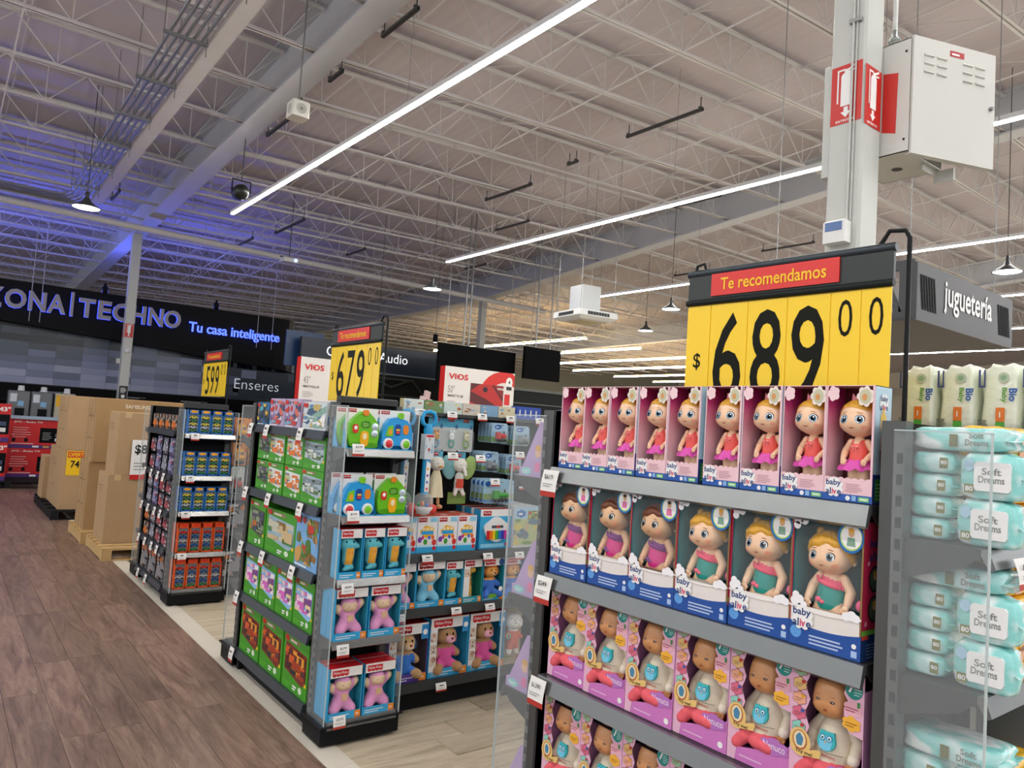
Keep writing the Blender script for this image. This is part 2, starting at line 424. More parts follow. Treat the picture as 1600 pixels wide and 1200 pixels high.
for i in range(16):
    off = R.uniform(0, 1.22); x = 1.56-.19*(i+1)
    for k in range(18 if i < 9 else 8): link('plank', pm, floor, (x, 1.2-off+1.22*k, -.006))
pm = plank_mesh(1.22, .19, pale_wood)
for (ya, yb, xa, xb) in ((1.9, 3.7, 1.70, 5.4), (4.9, 6.5, 1.70, 4.2)):
    n = int((yb-ya)/.19)
    for i in range(n):
        off = R.uniform(0, 1.0)
        for k in range(int((xb-xa)/1.22)+1):
            x = xa-off+1.22*k
            x0 = max(x, xa)
            if x < xa: continue
            link('plank', pm, floor, (x, ya+.19*i, -.006))
b = MB(); b.box(0, 0, 0, .13, .598, .0065, tile_m); tm = b.build('border_tile', mesh_only=True)
for k in range(26): link('border_tile', tm, floor, (1.562, -1+.6*k, -.006))

# ================================================================ CEILING
white_steel = mat('cbc8c4', .55, 0, .05, 5)
def deck_mat():
    m = bpy.data.materials.new('ribbed_deck'); m.use_nodes = True; nt = m.node_tree; b = nt.nodes['Principled BSDF']; N = nt.nodes.new; L = nt.links.new
    tc = N('ShaderNodeTexCoord'); wv = N('ShaderNodeTexWave'); wv.bands_direction = 'X'; wv.inputs['Scale'].default_value = 1.6; wv.inputs['Distortion'].default_value = .05
    n = N('ShaderNodeTexNoise'); n.inputs['Scale'].default_value = .7; n.inputs['Detail'].default_value = 5
    L(tc.outputs['Object'], wv.inputs[0]); L(tc.outputs['Object'], n.inputs['Vector'])
    mx = N('ShaderNodeMix'); mx.data_type = 'RGBA'; mx.inputs[6].default_value = (*rgb('b4abad'), 1); mx.inputs[7].default_value = (*rgb('c2b9bb'), 1)
    L(n.outputs['Fac'], mx.inputs[0]); L(mx.outputs[2], b.inputs['Base Color']); b.inputs['Roughness'].default_value = .45
    bp = N('ShaderNodeBump'); bp.inputs['Strength'].default_value = .22; bp.inputs['Distance'].default_value = .02; L(wv.outputs['Fac'], bp.inputs['Height']); L(bp.outputs[0], b.inputs['Normal'])
    return m
dm = deck_mat()
b = MB(); ys = [-5+2.*i for i in range(22)]
V = []; F = []
for j, y in enumerate(ys):
    for i, x in enumerate(BX): V.append((x, y, zb(i, y)+.74))
nb = len(BX)
for j in range(len(ys)-1):
    for i in range(nb-1): F.append((j*nb+i, j*nb+i+1, (j+1)*nb+i+1, (j+1)*nb+i))
b.add(V, F, dm)
ceiling = tag(b.build('ceiling'), 'white ribbed metal roof deck on open steel trusses', kind='structure')
def joist_mesh(L):
    b = MB(); m = white_steel; D = .58
    for z in (0, D):
        b.box(0, -.045, z, L, -.008, z+.006, m); b.box(0, .008, z, L, .045, z+.006, m)
        s = 1 if z == 0 else -1; zz = z if z == 0 else z+.006
        b.box(0, -.014, min(zz, zz+s*.045), L, -.008, max(zz, zz+s*.045), m); b.box(0, .008, min(zz, zz+s*.045), L, .014, max(zz, zz+s*.045), m)
    n = 10; st = L/n
    for i in range(n):
        x = i*st
        b.tube([(x, 0, D-.02), (x+st/2, 0, .02), (x+st, 0, D-.02)], .011, m, 4, False)
        b.tube([(x+st/2, 0, .02), (x+st/2, 0, D-.02)], .008, m, 4, False)
    return b.build('roof_joist', mesh_only=True)
jm = joist_mesh(9.9)
y = -.7
while y < 36:
    for bi in range(4):
        z0, z1 = zb(bi, y), zb(bi+1, y)
        o = link('roof_joist', jm, ceiling, (BX[bi]+.05, y, z0+.08)); o.rotation_euler = (0, -math.atan2(z1-z0, 10), 0)
    y += 1.33
# bridging rods that tie the joists, running along the aisle
for x in (-1.5, .4, 5.6, 6.9, 9.4, 11.2, 15.6, 18.4, 21):
    b = MB(); bi = 0 if x < 3.4 else (1 if x < 13.4 else 2); t = (x-BX[bi])/10
    zz = lambda yy: zb(bi, yy)*(1-t)+zb(bi+1, yy)*t
    b.tube([(x, yy, zz(yy)+.09) for yy in (-3, 8, 19, 36)], .012, white_steel, 4, False)
    b.tube([(x+.12, yy, zz(yy)+.64) for yy in (-3, 8, 19, 36)], .012, white_steel, 4, False)
    yy = -.7
    while yy < 24:
        b.tube([(x, yy, zz(yy)+.09), (x+.1, yy+1.33, zz(yy+1.33)+.64)], .009, white_steel, 4, False); yy += 1.33
    b.build('bridging_rod', ceiling)
for i, gx in enumerate((3.4, 13.4, 23.4)):
    g = g1 if i == 0 else g2; b = MB(); P = (-4, 4, 8, 12, 16, 19, 24, 30, 36.5)
    for a, c in zip(P, P[1:]):
        za, zc = g(a), g(c)
        for (x0, x1, d0, d1) in ((-.16, .16, 0, .03), (-.012, .012, .03, .70), (-.16, .16, .70, .73)):
            b.add([(gx+x0, a, za+d0), (gx+x1, a, za+d0), (gx+x1, c, zc+d0), (gx+x0, c, zc+d0), (gx+x0, a, za+d1), (gx+x1, a, za+d1), (gx+x1, c, zc+d1), (gx+x0, c, zc+d1)],
                  [(0, 3, 2, 1), (4, 5, 6, 7), (1, 2, 6, 5), (3, 0, 4, 7)], mat('bcbec0', .45, 0, .03, 3))
    yy = -.7
    while yy < 36:      # stiffener seats where the joists land
        b.box(gx-.1, yy-.06, g(yy)+.02, gx+.1, yy+.06, g(yy)+.1, white_steel); yy += 1.33*3
    tag(b.build('roof_girder', ceiling), 'deep white steel girder')
# far walls
b = MB(); b.prism([(-6.6, 0), (44.2, 0)]+[(x, zb(i, 36.6)+.745) for i, x in reversed([(5, 44.2), (4, 33.4), (3, 23.4), (2, 13.4), (1, 3.4), (0, -6.6)][::-1])], 36.5, 36.7, mat('9a9b8c', .8)); tag(b.build('wall_back'), 'distant plain store wall', kind='structure')
b = MB(); b.T = Matrix.Translation((44.2, 0, 0)) @ Matrix.Rotation(PI/2, 4, 'Z'); b.prism([(-4, 0), (36.5, 0), (36.5, g2(36.5)+.745), (19, g2(19)+.745), (-4, g2(-4)+.745)], 0, .2, mat('b9b4a6', .8)); b.T = Matrix.Identity(4); tag(b.build('wall_right'), 'distant plain side wall', kind='structure')
b = MB(); b.box(-6.6, 36.38, 0, 44, 36.5, 2.9, mat('4d5548', .7)); tag(b.build('trim_1'), 'dark green band along the far wall', kind='structure')

# ================================================================ COLUMNS
paint = mat('c3c6bf', .4, 0, .03, 8)
red = mat('c8281f', .4, 0, .04); whitep = mat('f2f2ef', .5, 0, 0)
def ext_print(b, w, h, y):
    b.rect(-w/2, 0, w/2, h, y, red)
    k = .0008
    b.rect(-w*.18, h*.30, w*.18, h*.80, y-k, whitep); b.disc(0, h*.80, w*.18, h*.07, y-k*1.3, whitep)
    b.rect(-w*.05, h*.84, w*.05, h*.92, y-k*1.6, whitep)
    b.poly([(-w*.1, h*.88), (w*.3, h*.985), (w*.31, h*.95), (0, h*.86)], y-k*1.9, whitep); b.poly([(-w*.02, h*.865), (w*.32, h*.90), (w*.32, h*.87), (0, h*.84)], y-k*2.2, whitep)
    b.poly([(-w*.3, h*.36), (-w*.25, h*.36), (-w*.25, h*.9), (-w*.05, h*.9), (-w*.05, h*.93), (-w*.3, h*.93)], y-k*2.5, whitep)
    b.rect(-w*.07, h*.20, w*.07, h*.28, y-k, whitep); b.poly([(-w*.17, h*.2), (0, h*.10), (w*.17, h*.2)], y-k, whitep)
    b.text('EXTINTOR', 0, h*.03, h*.042, y-k, whitep, .02, w*.62, 'c')
col = thing('steel_column', 'white square steel column with red extinguisher signs and electrical boxes', 'column', (3.335, 1.785, 0))
b = MB(); b.bbox(-.085, -.085, 0, .085, .085, 6.25, paint, .012); b.build('post', col)
b = MB(); b.at((-.087, .0, 3.13), W90); ext_print(b, .15, .285, 0); b.at((-.005, -.087, 3.11), 0); ext_print(b, .15, .285, 0)
b.at((.0868, -.086, 3.11), W90); b.poly([(0, 0), (.065, -.02), (.07, .27), (0, .285)], 0, red); b.T = Matrix.Identity(4)
tag(b.build('extinguisher_sign', col), 'red extinguisher sign wrapped around the column')
b = MB(); b.tube([(-.098, -.03, 2.66), (-.098, -.03, 6.2)], .006, paint, 8); b.tube([(-.093, -.045, 2.66), (-.093, -.045, 6.2)], .004, paint, 6)
for z in (3.6, 4.4, 5.2): b.box(-.105, -.065, z, -.085, -.01, z+.02, mat('9a9a98', .4, .6))
b.build('conduit', col)
b = MB(); b.bbox(-.145, -.05, 2.55, -.086, .06, 2.655, mat('e8e8e4', .4), .006); b.box(-.148, -.035, 2.605, -.144, .045, 2.645, mat('4b6fa8', .2)); tag(b.build('thermostat', col), 'white wall controller with a blue display')
b = MB(); b.bbox(-.06, .086, 2.9, .06, .13, 3.45, paint, .005); b.build('rear_box', col)
cab = thing('electrical_cabinet', 'white electrical cabinet with louvred door ajar mounted on the column', 'cabinet', (3.423, 1.575, 2.993))
cm = mat('cdcdc6', .35, 0, .02, 4)
b = MB(); t_ = .004
b.box(0, 0, 0, t_, .285, .54, cm); b.box(.36-t_, 0, 0, .36, .285, .54, cm); b.box(0, 0, 0, .36, .285, t_, cm); b.box(0, 0, .54-t_, .36, .285, .54, cm); b.box(0, .28, 0, .36, .285, .54, cm)
for z in (.06, .48): b.at((-.001, .02, z), W90); b.disc(0, 0, .006, .006, -.001, mat('222222'), 10)
b.at((.2, .14, -.001), 0, PI/2); b.disc(0, 0, .025, .025, -.001, mat('2a2a28'), 14); b.T = Matrix.Identity(4); b.build('body', cab)
b = MB(); b.box(0, -.012, 0, .49, 0, .56, cm); b.box(0, 0, 0, .49, .02, .004, cm); b.box(.486, 0, 0, .49, .02, .56, cm)
dr = b.build('door', cab, (.005, -.002, -.012)); dr.rotation_euler = (0, 0, -math.radians(21))
for cx in (.06, .135, .29, .365):
    for z in (.39, .43, .47):
        b = MB(); b.add([(cx, -.012, z+.014), (cx+.055, -.012, z+.014), (cx+.055, -.021, z+.003), (cx, -.021, z+.003), (cx, -.012, z), (cx+.055, -.012, z)], [(0, 1, 2, 3), (3, 2, 5, 4), (0, 3, 4), (1, 5, 2)], cm); b.build('louvre', dr)
b = MB(); b.rect(.21, .50, .295, .528, -.0135, mat('b03a3a', .4)); b.lines(.22, .508, .285, .519, -.0142, whitep, 1, .8); b.build('maker_plate', dr)
b = MB(); b.lathe([(.0, -.016), (.008, -.016), (.01, -.006), (.01, 0)], mat('8d8f90', .25, .9), 10, (.462, -.012, .29), axis='y'); b.build('lock', dr)
b = MB(); b.lathe([(.022, 0), (.022, .05), (.028, .05), (.028, .07), (.016, .08), (.016, .11)], mat('8f9391', .35, .8), 12, (.09, .12, .54)); b.tube([(.09, .12, .63), (.09, .12, 3.1)], .011, mat('c9cac8', .4, .3), 8)
b.build('conduit_fitting', cab)
b = MB(); b.box(.2, .02, -.03, .36, .03, -.001, cm); b.box(.345, -.06, -.06, .36, .03, -.001, cm); b.build('mounting_bracket', cab)

c2 = thing('steel_column', 'slim white steel column before the dark lettered wall', 'column', (3.386, 19.03, 0), 0)
b = MB(); b.bbox(-.1, -.1, 0, .1, .1, 5.6, paint, .012); b.build('post', c2)
b = MB(); b.at((0, -.102, 3.12)); ext_print(b, .17, .32, 0); b.at((-.102, 0, 3.12), W90); ext_print(b, .17, .32, 0); b.T = Matrix.Identity(4); b.build('extinguisher_sign', c2)
b = MB(); b.rect(-.09, 1.68, .09, 2.0, -.104, mat('2c2c2e')); b.disc(0, 1.76, .04, .04, -.106, whitep); b.lines(-.06, 1.85, .06, 1.97, -.106, whitep, 4); b.build('notice', c2)
b = MB(); b.lathe([(0, -.06), (.06, -.04), (.07, 0), (.07, .03)], mat('e8e8e8'), 14, (0, -.13, 2.82), axis='y'); b.box(-.2, -.1, 2.5, -.12, -.02, 2.62, paint); b.build('bell', c2)
c3 = thing('steel_column', 'slim white steel column behind the red and white television box', 'column', (13.37, 19.08, 0), 0)
b = MB(); b.bbox(-.1, -.1, 0, .1, .1, 5.6, paint, .012); b.build('post', c3)
b = MB(); b.tube([(-.12, -.05, 0), (-.12, -.05, 5.5)], .012, white_steel, 6); b.build('conduit', c3)

# ================================================================ SERVICES UNDER THE ROOF
gal = mat('8c8e8c', .35, .7, .1, 20)
for i in range(5):
    x = 1.70+.085*i; b = MB(); ze = 5.545; yt = 16.6+.14*i
    b.tube([(x, -2, 6.0), (x, yt-.5, 6.0-.022*(yt+1.5)), (x-.03, yt-.22, ze+.03), (x-.12, yt-.07, ze), (x-.3, yt, ze), (-5, yt, ze)], .02, gal, 8)
    tag(b.build('conduit_pipe'), 'grey steel conduit pipe running along the ceiling in a bundle', 'pipe', 'conduit pipes under the roof')
b = MB(); b.box(-.1, -2, 0, .1, 16.8, .006, white_steel); b.box(-.1, -2, 0, -.094, 16.8, .06, white_steel); b.box(.094, -2, 0, .1, 16.8, .06, white_steel)
o = b.build('cable_channel', None, (2.2, 0, 5.94)); o.rotation_euler = (-.0231, 0, 0); tag(o, 'flat white cable channel beside the conduit bundle', 'channel')
for k in range(7):
    y = 7.4+1.4*k
    t = thing('trapeze_hanger', 'slotted steel trapeze hanger carrying the conduit bundle', 'hanger', (1.86, y, 5.947-.022*(y+2)), 0, 'trapeze hangers of the conduit bundle')
    b = MB(); b.box(-.24, -.02, 0, .24, .02, .035, gal); b.build('crossbar', t)
    for s in (-1, 1):
        b = MB(); b.tube([(s*.225, 0, -.12), (s*.225, 0, roofz(1.86, y)-t.location[2]+.01)], .006, gal, 6); b.build('rod', t)
b = MB(); b.tube([(-6, 17.2, 5.42), (15, 18.0, 5.36)], .07, white_steel, 12); tag(b.build('sprinkler_pipe'), 'thick white pipe crossing the ceiling before the far girders', 'pipe')
dk = mat('4b4a48', .5, .5)
ST = [(8.04, 6.49, 7.93, 6.176), (8.08, 9.07, 9.32, 6.093), (8.04, 10.22, 11.63, 5.949), (3.64, 6.74, 7.54, 5.925), (3.62, 8.53, 8.93, 5.867), (3.62, 9.81, 11.17, 5.776), (5.69, 14.74, 16.42, 5.611), (5.38, 16.95, 18.22, 5.518), (9.39, 11.94, 13.11, 5.906), (11.37, 8.64, 9.79, 6.234), (2.4, 15.59, 16.42, 5.568), (7.74, 16.04, 17.07, 5.61), (10.76, 15.34, 16.28, 5.716), (15.61, 12.08, 13.29, 6.03), (15.51, 9.14, 10.52, 6.274)]
for x, a, c, zs in ST:
    t = thing('strut_rail', 'short dark strut rail bolted under the roof joists', 'rail', (x, a, zs), 0, 'strut rails under the joists')
    b = MB(); L = c-a; b.box(-.02, 0, 0, .02, L, .004, dk); b.box(-.02, 0, 0, -.016, L, .04, dk); b.box(.016, 0, 0, .02, L, .04, dk); b.build('channel', t)
    b = MB()
    for yy in (.04, L-.04): b.tube([(0, yy, 0), (0, yy, .2)], .008, dk, 6); b.box(-.03, yy-.02, .04, .03, yy+.02, .06, dk)
    b.build('clamp', t)
def pendant(loc, label, warm=False):
    t = thing('pendant_lamp', label, 'lamp', loc, 0, 'round pendant lamps')
    b = MB(); b.lathe([(.03, .17), (.05, .13), (.07, .10), (.2, .012), (.205, 0), (.195, 0), (.07, .09)], mat('3c3e40', .4, .3), 24); b.build('shade', t)
    b = MB(); b.lathe([(0, .006), (.19, .006)], mat('f4fbff', .4, 0, 0, 1, 0, 9), 24); b.build('diffuser', t)
    b = MB(); b.tube([(0, 0, .16), (0, 0, roofz(loc[0], loc[1])-loc[2])], .006, dk, 6); b.lathe([(.03, .16), (.03, .25), (0, .25)], dk, 10); b.build('stem', t)
    return t
for p, l in (((1.57, 13, 4.55), 'round pendant lamp hanging by the conduit bundle'), ((8.0, 13.3, 4.4), 'round pendant lamp over the pale television boxes'), ((12.4, 10.6, 4.4), 'round pendant lamp to one side of the air conditioner'),
             ((14.6, 13.3, 4.4), 'round pendant lamp lower behind the air conditioner'), ((12.4, 4.2, 4.4), 'round pendant lamp above the grey hanging toy sign')): pendant(p, l)
sp = thing('ceiling_speaker', 'small white box speaker hanging on a rod below the girder', 'speaker', (2.92, 8.02, 4.9))
b = MB(); b.bbox(-.1, -.1, 0, .1, .1, .19, mat('dedcd2', .5), .015); b.build('housing', sp)
b = MB(); b.at((0, -.101, .09)); b.disc(0, 0, .06, .06, 0, mat('b9b7ad'), 18); b.disc(0, 0, .02, .02, -.001, mat('8a8880'), 10); b.at((-.101, 0, .09), W90); b.disc(0, 0, .06, .06, 0, mat('b9b7ad'), 18); b.T = Matrix.Identity(4); b.build('grille', sp)
b = MB(); b.tube([(0, 0, .18), (0, 0, roofz(2.92, 8.02)-4.89)], .009, gal, 6); b.tube([(-.05, 0, .2), (.05, 0, .2)], .012, gal, 6); b.build('rod', sp)
sl = thing('spotlight', 'black stage spotlight hanging in a yoke under the joists', 'spotlight', (3.45, 11.64, 4.86))
b = MB(); b.lathe([(0, -.15), (.06, -.14), (.1, -.09), (.12, 0), (.12, .1), (.11, .1), (.09, .0), (0, -.03)], mat('1e2320', .4, .2), 20, (0, 0, .12), axis='y'); b.build('can', sl)
b = MB(); b.tube([(-.14, 0, .12), (-.14, 0, .30), (.14, 0, .30), (.14, 0, .12)], .012, mat('1b1b1b', .4), 6); b.tube([(0, 0, .3), (0, 0, .967)], .008, dk, 6); b.build('yoke', sl)
b = MB(); b.disc(0, .12, .1, .1, -.02, mat('3a4640', .1, 0), 18); b.build('lens', sl)
pj = thing('projector', 'small ceiling projector with blue lens glow on drop rods', 'projector', (5.87, 15.9, 4.92))
b = MB(); b.bbox(-.17, -.13, 0, .17, .13, .1, mat('d8d6cf', .5), .012); b.build('housing', pj)
b = MB(); b.lathe([(0, -.02), (.03, -.02), (.035, .02)], mat('7fa0ff', .2, 0, 0, 1, 0, 3), 12, (.1, -.13, .05), axis='y'); b.build('lens', pj)
b = MB(); b.tube([(0, 0, .1), (0, 0, roofz(5.87, 15.9)-4.91)], .01, dk, 6); b.box(-.2, -.03, .1, .2, .03, .12, dk); b.build('mount', pj)
ac = thing('air_conditioner', 'white ceiling cassette air conditioner with slotted vents hanging from a duct', 'air conditioner', (9.65, 10.35, 3.72), math.radians(-8)); ac.scale = (.7, .7, .62)
b = MB(); b.add([(x*.62*s_, y_*.62*s_, z_) for z_, s_ in ((0, .8), (.1, 1.02), (.28, 1.0)) for x, y_ in ((-1, -1), (1, -1), (1, 1), (-1, 1))],
      [(3, 2, 1, 0), (8, 9, 10, 11)]+[(k+i, k+(i+1) % 4, k+4+(i+1) % 4, k+4+i) for k in (0, 4) for i in range(4)], mat('d9dcda', .4)); b.build('casing', ac)
for rz in (0, W90):
    b = MB(); b.at((0, 0, 0), rz)
    for i in range(8): b.box(-.36+.09*i, -.636, .13, -.285+.09*i, -.62, .23, mat('23272a', .5))
    b.T = Matrix.Identity(4); b.build('vent', ac)
b = MB(); b.box(-.3, -.25, .28, .3, .35, 1.1, mat('c3c7c6', .4, .2)); b.build('duct', ac)
b = MB(); b.box(-.35, -.35, -.02, .35, .35, .0, mat('cfc6a8', .5)); b.build('intake_panel', ac)
for x, y in ((-.55, -.55), (.55, -.55), (.55, .55), (-.55, .55)):
    b = MB(); b.tube([(x, y, .25), (x, y, (roofz(9.65+.7*x, 10.35+.7*y)-3.71)/.62)], .008, gal, 6); b.build('rod', ac)
for k, (x, y) in enumerate(((9.57, 14.34), (9.71, 14.34), (11.5, 14.04), (11.95, 14.04))):
    b = MB(); b.tube([(0, 0, 3.445 if k < 2 else 3.615), (0, 0, roofz(x, y)+.01)], .02, gal, 8); tag(b.build('drop_pipe', None, (x, y, 0)), 'grey pipe dropping from the roof above the black hanging panels', 'pipe', 'drop pipes')
# ================================================================ LETTERED WALL AT THE END OF THE AISLE
blackm = mat('08080a', .45, 0, .1, 3); navy = mat('1b2430', .3, 0, .1, 3)
wall = thing('wall_techno', 'black fascia wall with big raised letters', 'wall', (0, 20, 0)); wall['kind'] = 'structure'; del wall['category']
b = MB()
P = [(-6, 0), (.8, 0), (7.2, 0)]+[(7.2+.75*math.sin(a), .75-.75*math.cos(a)) for a in [PI/2*i/6 for i in range(1, 7)]]
zl = lambda x: 3.30-.075*max(0, x-.8)
for (xa, ya), (xb, yb) in zip(P, P[1:]): b.add([(xa, ya, zl(xa)), (xb, yb, zl(xb)), (xb, yb, 4.2), (xa, ya, 4.2)], [(0, 1, 2, 3)], blackm); b.add([(xa, ya, zl(xa)), (xb, yb, zl(xb)), (xb, .38, zl(xb)), (xa, .38, zl(xa))], [(3, 2, 1, 0)], blackm); b.add([(xa, ya, 4.2), (xb, yb, 4.2), (xb, 1.2, 4.2), (xa, 1.2, 4.2)], [(0, 1, 2, 3)], blackm)
b.build('fascia', wall)
lm = mat('9a96a0', .35, 0, .05, 5); blue_edge = mat('3346d8', .4, 0, 0, 1, 0, 1.6)
for ch, x0, x1 in (('Z', .62, .99), ('O', 1.02, 1.43), ('N', 1.47, 1.81), ('A', 1.83, 2.20), ('I', 2.29, 2.35), ('T', 2.46, 2.80), ('E', 2.86, 3.14), ('C', 3.17, 3.54), ('H', 3.59, 3.90), ('N', 3.96, 4.30), ('O', 4.32, 4.71)):
    b = MB(); h = .56 if ch == 'I' else .44; z = 3.54 if ch == 'I' else 3.56
    b.text3(ch, x0, z, h, -.12, -.02, lm, blue_edge, .035, x1-x0); b.build('letter', wall)
b = MB(); b.text3('Tu casa inteligente', 4.93, 3.46, .33, -.06, -.03, mat('5f78f0', .4, 0, 0, 1, 0, .7), mat('3a55ff', .4, 0, 0, 1, 0, 5), .012, 2.35); tag(b.build('neon_lettering', wall), 'blue neon script')
b = MB(); b.box(-6, .25, 4.202, 6.9, .32, 4.23, mat('5f70ff', .4, 0, 0, 1, 0, 44)); tag(b.build('cove_light', wall), 'blue cove light strip along the top of the fascia')
for x in (3.0, 5.6): b = MB(); b.lathe([(0, 0), (.07, 0), (.07, .16), (.03, .2), (.03, .26)], mat('101012'), 12, (x, .15, 4.2)); b.build('spot_can', wall)
for x in (1.5, 1.7, 6.6, 7.0): b = MB(); b.tube([(x, -.25, 3.3), (x, -.2, roofz(x, 19.8)+.01)], .008, mat('aeb0b4'), 5); b.build('hanging_cable', wall)
# tiled mosaic band below: every panel tile is its own piece
band = thing('wall_mosaic', 'mosaic band of grey and slate rectangular panels under the fascia', 'wall', (0, 20.42, 0)); band['kind'] = 'structure'; del band['category']
b = MB(); b.box(-6, .02, 1.9, 6.0, .2, 3.4, mat('222b36', .3)); b.build('backing', band)
pal = ['1c242c', '2b343f', '3c4652', '4e5866', '5f6880', '6f7894', '7d86a4', '8b93b0', '99a0b8']
R = random.Random(11); tiles = {}
for i in range(12):
    for j in range(9):
        x = -.6+.55*i; z = 1.92+.16*j
        k = min(8, max(0, int(R.gauss(7.2-.75*j, 1.4))))
        if j > 5 and R.random() < .45: k = 0
        if k not in tiles:
            q = MB(); q.box(0, 0, 0, .547, .02, .157, mat(pal[k], .25, 0, .03)); tiles[k] = q.build('panel', mesh_only=True)
        link('panel', tiles[k], band, (x, 0, z))
# appliance wall panel with its name
ens = thing('wall_appliances', 'slate wall panel with thin white lettering', 'wall', (0, 20.45, 0)); ens['kind'] = 'structure'; del ens['category']
b = MB(); b.box(6.0, 0, 1.9, 8.5, .15, 2.75, mat('38414d', .3, 0, .1, 3)); b.build('panel', ens)
for x, z, k in ((6.05, 2.3, 4), (6.05, 2.0, 3), (6.5, 2.5, 6), (6.3, 2.1, 2), (7.8, 2.5, 3)):
    b = MB(); b.box(x, -.01, z, x+.4, 0, z+.22, mat(pal[min(8, k)], .3)); b.build('panel', ens)
b = MB(); b.text('Enseres', 6.33, 2.2, .27, -.015, mat('c9ced6', .4, 0, 0, 1, 0, .3), -.012, 1.22); b.build('lettering', ens)
b = MB()
for i in range(14): b.box(6.01+.18*i, .33, 2.78, 6.11+.18*i, .401, 2.86+.12*(i % 3), mat(('1d2b3f', '2d4059', '8f98a6')[i % 3], .3)); 
b.box(6.01, .40, 2.7, 9, .5, 3.6, mat('18222e', .3)); b.build('pixel_strip', ens)
# lower black display shelving under the mosaic
low = thing('display_shelving', 'black low display wall under the mosaic band', 'shelving', (0, 20.3, 0))
b = MB(); b.box(-4, .1, 0, 8.5, .5, 1.9, mat('060607', .6)); b.build('back_panel', low)
b = MB(); b.box(-4, -.1, 1.5, 8.5, .1, 1.53, mat('1b1c1f', .4)); b.build('shelf', low)
for x, s in ((1.9, .6), (3.6, .6), (5.0, .7), (6.6, .6)):
    b = MB(); b.lines(x, 1.74, x+s, 1.78, .09, mat('a9adb3', .4), 2, .4); b.build('small_sign', low)
# audio zone panel and the black TV wall
aud = thing('wall_audio', 'dark navy hanging wall panel with white lettering', 'wall', (0, 16, 0)); aud['kind'] = 'structure'; del aud['category']
b = MB(); b.box(6.35, 0, 2.72, 10.25, .12, 3.36, navy); b.box(6.35, -.02, 2.70, 10.25, .02, 2.73, mat('8d949c', .3, .5)); b.build('panel', aud)
b = MB(); b.text('Cómputo Audio', 6.95, 2.92, .30, -.006, mat('e2e6ea', .4, 0, 0, 1, 0, .5), .0, 2.12); b.build('lettering', aud)
b = MB(); b.box(6.1, .3, 2.7, 7.0, .35, 3.5, mat('20406a', .3)); b.build('rear_panel', aud)
for x in (8.1, 9.7):
    s_ = thing('track_spotlight', 'small black cylinder spotlight above the audio panel', 'spotlight', (x, 15.8, 3.5+.12*(x > 9)), 0, 'cylinder spotlights')
    b = MB(); b.lathe([(0, 0), (.06, 0), (.06, .2), (0, .2)], mat('0f0f10'), 14); b.build('can', s_); b = MB(); b.lathe([(0, -.002), (.045, -.002)], mat('fff3d8', .4, 0, 0, 1, 0, 12), 12); b.build('lens', s_); b = MB(); b.tube([(0, 0, .2), (0, 0, roofz(x, 15.8)-s_.location[2]+.005)], .006, dk, 5); b.build('stem', s_)
tvw = thing('television_wall', 'black display wall below the audio panel with folded stand frame', 'display wall', (0, 15.9, 0))
b = MB(); b.box(6.4, .1, 0, 10.3, .5, 2.7, mat('1c1d1b', .35)); b.build('panel', tvw)
b = MB()
for p in ([(7.3, 0, 1.9), (8.1, 0, 2.6), (9.2, 0, 2.6), (9.9, 0, 1.9)], [(8.1, 0, 2.6), (8.6, 0, 2.4), (9.1, 0, 2.6)], [(7.6, 0, 2.2), (9.7, 0, 2.2)]): b.tube(p, .025, mat('3c3e38', .35, .4), 6)
b.build('stand_frame', tvw)
for i, (x0, x1, z0, z1, y) in enumerate(((8.9, 11.1, 2.5, 3.45, 14.3), (11.15, 12.3, 2.84, 3.62, 14.0))):
    t = thing('black_partition', ('long plain black panel hanging behind the red television box', 'square plain black panel hanging on pipes')[i], 'panel', (x0, y, z0))
    b = MB(); b.box(0, 0, 0, x1-x0, .08, z1-z0, mat('040405', .8)); b.build('board', t)
    b = MB(); 
    for x in (.2, x1-x0-.2): b.tube([(x, .04, z1-z0), (x, .04, roofz(x0, y)-z0)], .01, gal, 5)
    b.build('rod', t)
t = thing('display_counter', 'low black curved display bank beside the hanging panels', 'display', (9.3, 13.6, 0))
b = MB(); b.box(0, 0, 0, 3.6, .6, 2.5, mat('1d1e1c', .3)); b.box(0, -.05, 2.5, 3.6, .6, 2.56, mat('54564f', .3, .3)); b.build('body', t)
b = MB(); 
for z in (1.9, 2.2): b.box(.1, -.02, z, 3.5, .0, z+.02, mat('6a6a62', .3, .5))
b.build('trim_strip', t)
